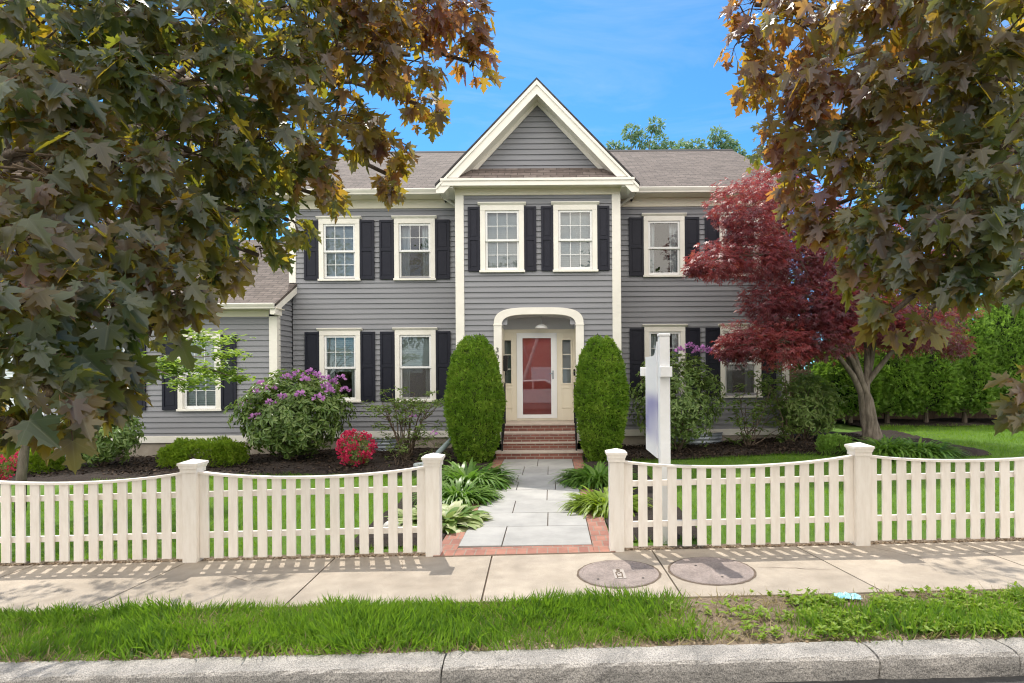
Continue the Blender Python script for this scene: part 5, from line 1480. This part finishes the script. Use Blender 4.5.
for px, py, Y, rp in JB:
    q = P(px, py, Y); r_ = rp*Y/F
    near = min(mains, key=lambda m_: (m_-q).length); limb(mb, near, q, .035, .012, .08, 6, 5, .07)
    cnt = int(1250*(rp/40)**2)+110
    # layered plates of leaves
    d = rvec(cnt); k = RNG.uniform(.15, 1, cnt)**.5
    p = np.array(q)+d*k[:, None]*np.array([r_, r_, r_*.68]); slp = .22*np.abs(p[:, 0]-jb.x)+.12*np.sin(p[:, 0]*3+p[:, 1]*2+q.x); lay = np.round((p[:, 2]+slp)/.34)*.34-slp
    p[:, 2] = p[:, 2]*.72+lay*.28+RNG.normal(0, .04, cnt)
    A.append(p); D.append(nrmz(d*[1,1,.3]+np.array([0,0,-.45])+rvec(cnt)*.35)); TN.append(np.clip(.15+.75*float(smooth(6.4, 4.2, q.x))*RNG.random()+RNG.normal(.12, .16, cnt), 0, .999))
part('trunk', mb, M['bark_pale'], jm, smooth_=True)
A = np.concatenate(A); D = np.concatenate(D); n = len(A)
cloud_part('crown', cloud(T_STAR, A, D, np.tile([0,0,1.0], (n, 1))+rvec(n)*.7, RNG.uniform(.06, .125, n), np.concatenate(TN)), M['red_maple'], jm)

# hedge of arborvitae on the right
def hedge_tree(h, r, n=5200):
    prof = lambda t: max(.03, (min(1, (t+.12)/.3)**.5)*(1-max(0, (t-.3)/.7)**1.7)**.8)
    p, nn = egg_pts(n, r, h*.9, prof); p[:, 2] += h*.09
    p = p-nn*RNG.uniform(-.06, .22, (len(p), 1))
    tip = nrmz(nn*.7+np.array([0,0,.5])+rvec(len(p))*.5)
    return cloud(T_SPRAY, p, tip, rvec(len(p)), RNG.uniform(.11, .22, len(p)))
hd = hedge_tree(3.6, 1.0, 6500)
hmesh = cloud_mesh('foliage', hd)
names = ['first arborvitae of the hedge, half behind the red maple trunk', 'second arborvitae of the hedge from the red maple', 'third arborvitae of the hedge from the red maple', 'fourth arborvitae of the hedge from the red maple',
         'fifth arborvitae of the hedge from the red maple', 'sixth arborvitae of the hedge, just inside the right edge', 'last arborvitae of the hedge, cut by the right edge']
proto = None
HP = [(8.9,17.9,.92),(10.0,17.9,.98),(11.1,17.8,1.06),(12.2,17.75,1.12),(13.3,17.6,1.2),(14.4,17.5,1.26),(15.5,17.4,1.3)]
for i, (x, y, k) in enumerate(HP):
    if proto is None:
        proto = empty('arborvitae', (x, y, float(gz(x, y))), names[0], 'tree', 'arborvitae hedge on the right')
        link('foliage', hmesh, M['hedge'], proto)
        tr = MB().tube([(0,0,-.1),(.01,0,.3),(0,.02,.9),(0,0,1.8)], [.08,.065,.05,.03], 8)
        for q in range(6): limb(tr, (0,0,.25+.08*q), (math.cos(q*2.2)*.4, math.sin(q*2.2)*.4, .6+.08*q), .018, .006, .05, 4, 4)
        part('trunk', tr, M['bark'], proto, local=True)
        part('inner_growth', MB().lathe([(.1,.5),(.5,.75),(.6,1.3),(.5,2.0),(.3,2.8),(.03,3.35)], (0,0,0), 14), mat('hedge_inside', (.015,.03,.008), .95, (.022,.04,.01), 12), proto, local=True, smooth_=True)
        o = proto
    else:
        o = copy_tree(proto, None, (x, y, float(gz(x, y)))); o['label'] = names[i]
    o.scale = (1, 1, k*.92); o.rotation_euler = (0, 0, i*1.9)

# brown stockade fence behind the hedge
sf_ = empty('stockade_fence', (11.5, 19.0, 0), 'brown weathered board fence behind the arborvitae hedge', 'fence')
x = 6.3
bm_ = MB()
while x < 19:
    zz = float(gz(x, 19)); h = 1.65+random.uniform(-.02, .02)
    bm_.prism([(x, zz-.05), (x+.125, zz-.05), (x+.125, zz+h-.06), (x+.0625, zz+h), (x, zz+h-.06)], 'y', 19-random.uniform(.0, .008), 19.025)
    x += .132
part('board_panel', bm_, M['wood_fence'], sf_)
for zr in (.4, 1.3): part('rail', MB().box(6.3, 19, 19.026, 19.07, zr+.2, zr+.3), M['wood_fence'], sf_)

# trees behind
def far_tree(name, x, y, h, blobs, label, m, leaf, cnt, trunk_r=.2, sprd=.5):
    z = float(gz(x, y)); root = empty(name, (x, y, z), label, 'tree', 'trees beyond the house')
    mb = MB(); mb.tube([(x, y, z-.2), (x, y, z+h*.3), (x+.2, y, z+h*.6), (x, y, z+h*.9)], [trunk_r, trunk_r*.8, trunk_r*.5, .04], 8)
    A = []; D = []
    for (dx, dy, dz, r_) in blobs:
        q = Vector((x+dx, y+dy, z+dz)); limb(mb, (x, y, z+min(dz*.75, h*.6)), q, trunk_r*.35, .02, .05, 6, 5, .05)
        d = rvec(cnt); k = RNG.uniform(.1, 1, cnt)**sprd
        A.append(np.array(q)+d*k[:, None]*np.array([r_, r_, r_*.8])); D.append(nrmz(d+np.array([0,0,-.2])+rvec(cnt)*.6))
    part('trunk', mb, M['bark'], root, smooth_=True)
    A = np.concatenate(A); D = np.concatenate(D); n = len(A)
    cloud_part('crown', cloud(T_WIDE, A, D, np.tile([0,0,1.0], (n, 1))+rvec(n)*.8, RNG.uniform(leaf*.7, leaf*1.3, n)), M[m], root)
def pxblobs(x, y, lst):
    out_ = []
    for px, py, rp in lst:
        q = P(px, py, y); out_.append((q.x-x, random.uniform(-1, 1), q.z-float(gz(x, y)), rp*y/F))
    return out_
c = P(640, 160, 38); far_tree('loose_tree', c.x, 38, 17, pxblobs(c.x, 38, [(632,130,9),(640,140,10),(655,126,9),(662,138,10),(650,148,12),(668,148,9),(614,146,7),(625,150,8)]), 'loose feathery tree rising over the roof right of the gable', 'blue_green', .22, 190)
c = P(690, 160, 37); far_tree('loose_tree', c.x, 37, 16, pxblobs(c.x, 37, [(686,144,9),(694,150,8),(680,152,9),(714,138,9),(722,145,8),(708,150,9),(726,152,7),(740,152,6),(747,156,5)]), 'smaller loose tree showing over the right end of the roof ridge', 'blue_green', .21, 170)
far_tree('dense_tree', 11.6, 25, 8, [(0,0,5,2.2),(1.8,0,4.4,2),(-1.6,0,4.2,1.7),(.5,0,6.2,1.6),(-1.2,0,2.6,1.8),(2.2,0,2.6,1.9),(-1.3,.2,1.4,1.5),(.3,.2,1.3,1.6),(-2.3,.2,2.0,1.2)], 'dark green rounded tree between the house corner and the hedge', 'maple_far', .25, 500)
far_tree('dense_tree', 18.5, 27, 9, [(0,0,6,2.6),(2,0,5,2.4),(-2.2,0,5,2.2),(1,0,7.5,2),(-1.2,0,3.2,2.2),(2.5,0,3,2.2)], 'dense green tree standing behind the hedge and the red maple', 'maple_far', .28, 500)
far_tree('dense_tree', -19, 27, 9, [(0,0,6,2.8),(2.4,0,5,2.4),(-2.4,0,5.4,2.4),(1,0,7.8,2),(-1.2,0,3.4,2.4)], 'dense green tree far left behind the white neighbouring house', 'maple_far', .28, 500)
far_tree('dense_tree', -10.5, 32, 10, [(0,0,7,2.8),(2.4,0,6,2.4),(-2.4,0,6,2.4),(.6,0,9,2)], 'sunlit green tree behind the left wing roof', 'maple_far', .28, 500)

# white neighbouring house on the far left
nb = empty('neighbour_house', (-19, 21, 0), 'white clapboard neighbouring house glimpsed through the left leaves', 'house')
mb = MB(); M['white_siding'] = mat('white_siding', (.62,.66,.70), .6)
clap(mb, -24, -14.2, .3, 4.2, (), lambda u, o, z: (u, 20-o, z)); clap(mb, 20, 27, .3, 4.2, (), lambda u, o, z: (-14.2+o, u, z))
part('wall', mb, M['white_siding'], nb)
mb = MB().prism([(19.6, 4.1), (23.5, 6.3), (27.4, 4.1), (27.4, 4.0), (23.5, 6.2), (19.6, 4.0)], 'x', -24.2, -14); part('roof', mb, M['shingle'], nb)
part('corner_board', MB().box(-14.35, -14.17, 19.96, 20.1, 0, 4.0), M['white'], nb)
wn = MB(); frame_rect(wn, -17.2, -16.0, 1.3, 2.9, .12, 19.93, 20.0); o = part('window', wn, M['white'], nb)
part('pane', MB().box(-17.1, -16.1, 19.95, 19.97, 1.4, 2.8), M['dark'], o)

# across the street, behind the photographer: what the panes reflect
op = empty('opposite_house', (-1, -19, 0), 'brick red house with white garage door across the street, seen only in the panes', 'house')
part('wall', MB().box(-9, 8, -26, -18, -.3, 5.2), brick_mat('opposite_brick', (.36,.13,.10), (.28,.10,.08), (.4,.34,.3), .22, .075), op)
part('roof', MB().prism([(-17.5, 5.1), (-22, 8), (-26.5, 5.1)], 'x', -9.4, 8.4), M['shingle'], op)
part('garage_door', MB().box(-1.6, 1.2, -18, -17.93, -.2, 2.2), M['white'], op, bevel=.01)
for x in (-6.5, -4, 3.5, 6): part('window', MB().box(x-.5, x+.5, -18, -17.94, 1, 2.6), M['white'], op, bevel=.01)
for x, y, h, lab in ((-9, -14, 11, 'leafy tree across the street left of the opposite house'), (4.5, -12, 12, 'leafy tree across the street in front of the opposite house'), (12, -14, 11, 'leafy tree across the street right of the opposite house'), (-17, -15, 12, 'leafy tree across the street, farthest left')):
    far_tree('street_tree', x, y, h, [(0,0,h*.75,2.6),(1.8,.4,h*.62,2.2),(-1.9,-.3,h*.6,2.2),(.4,.5,h*.92,1.7),(-.6,.6,h*.48,1.9)], lab, 'maple_far', .32, 260)
lt = empty('leaning_tree', (-2.3, -12, -.15), 'pale leaning tree trunk across the street, mirrored in the door glass', 'tree')
mb = MB(); mb.tube([(-2.35,-12,-.3),(-2.1,-12,.9),(-1.6,-12,2.2),(-1.0,-12,4.0),(-.7,-12,6.5)], [.22,.16,.14,.12,.06], 10); mb.tube([(-1.5,-12,2.5),(-2.2,-12.2,4.2),(-2.4,-12,6)], [.09,.06,.02], 8)
part('trunk', mb, mat('birch_bark', (.62,.58,.52), .8, (.45,.40,.35), 6), lt, smooth_=True)
# loose bark chips on the beds
M['chip'] = leaf_mat('bark_chips', [(.015,.011,.009),(.04,.028,.02),(.075,.052,.036)], (.02,.01,.01), .02, .9, .2)
for xa, xb, ya, yb_ in ((-12, -1.35, 11.45, 14.9), (.75, 7.5, 12.8, 14.9)):
    n = 9000; x = RNG.uniform(xa, xb, n); y = RNG.uniform(ya, yb_, n)
    d = cloud(T_WIDE, np.stack([x, y, gz(x, y)+.04+RNG.uniform(-.015, .03, n)], 1), rvec(n)*[1,1,.35], rvec(n)*.6+[0,0,1], RNG.uniform(.03, .08, n))
    setp(link('bark_chips', cloud_mesh('bark_chips', d), M['chip'], None), 'dark bark chips covering the '+('left' if xa < 0 else 'right')+' planting bed', 'mulch', kind='stuff')
# white car parked behind the photographer, mirrored low in the storm door
car = empty('parked_car', (-1.0, -1.9, -.15), 'white parked car behind the photographer, mirrored in the door glass', 'car')
prof = [(-3.2,.25),(-3.25,.75),(-2.9,.92),(-2.2,1.0),(-1.6,1.42),(-.3,1.46),(.5,1.05),(1.15,.92),(1.25,.6),(1.2,.25)]
part('body', MB().prism(prof, 'y', -2.75, -1.05), M['white'], car, bevel=.05)
for nm, pg in (('side_window', [(-2.0,1.0),(-1.52,1.36),(-1.0,1.39),(-1.0,1.0)]), ('side_window', [(-.92,1.0),(-.92,1.39),(-.36,1.40),(.28,1.03)])):
    part(nm, MB().prism(pg, 'y', -1.052, -1.035), M['dark'], car)
for wx in (-2.35, .45):
    for wy in (-1.14, -2.62):
        pts_ = [(wx+.32*math.cos(a*math.pi/12), .17+.32*math.sin(a*math.pi/12)) for a in range(24)]
        wl = part('wheel', MB().prism(pts_, 'y', wy-.1, wy+.1), M['black'], car, bevel=.02)
        pts_ = [(wx+.2*math.cos(a*math.pi/8), .17+.2*math.sin(a*math.pi/8)) for a in range(16)]
        part('rim', MB().prism(pts_, 'y', wy+.101, wy+.12), M['steel'], wl)
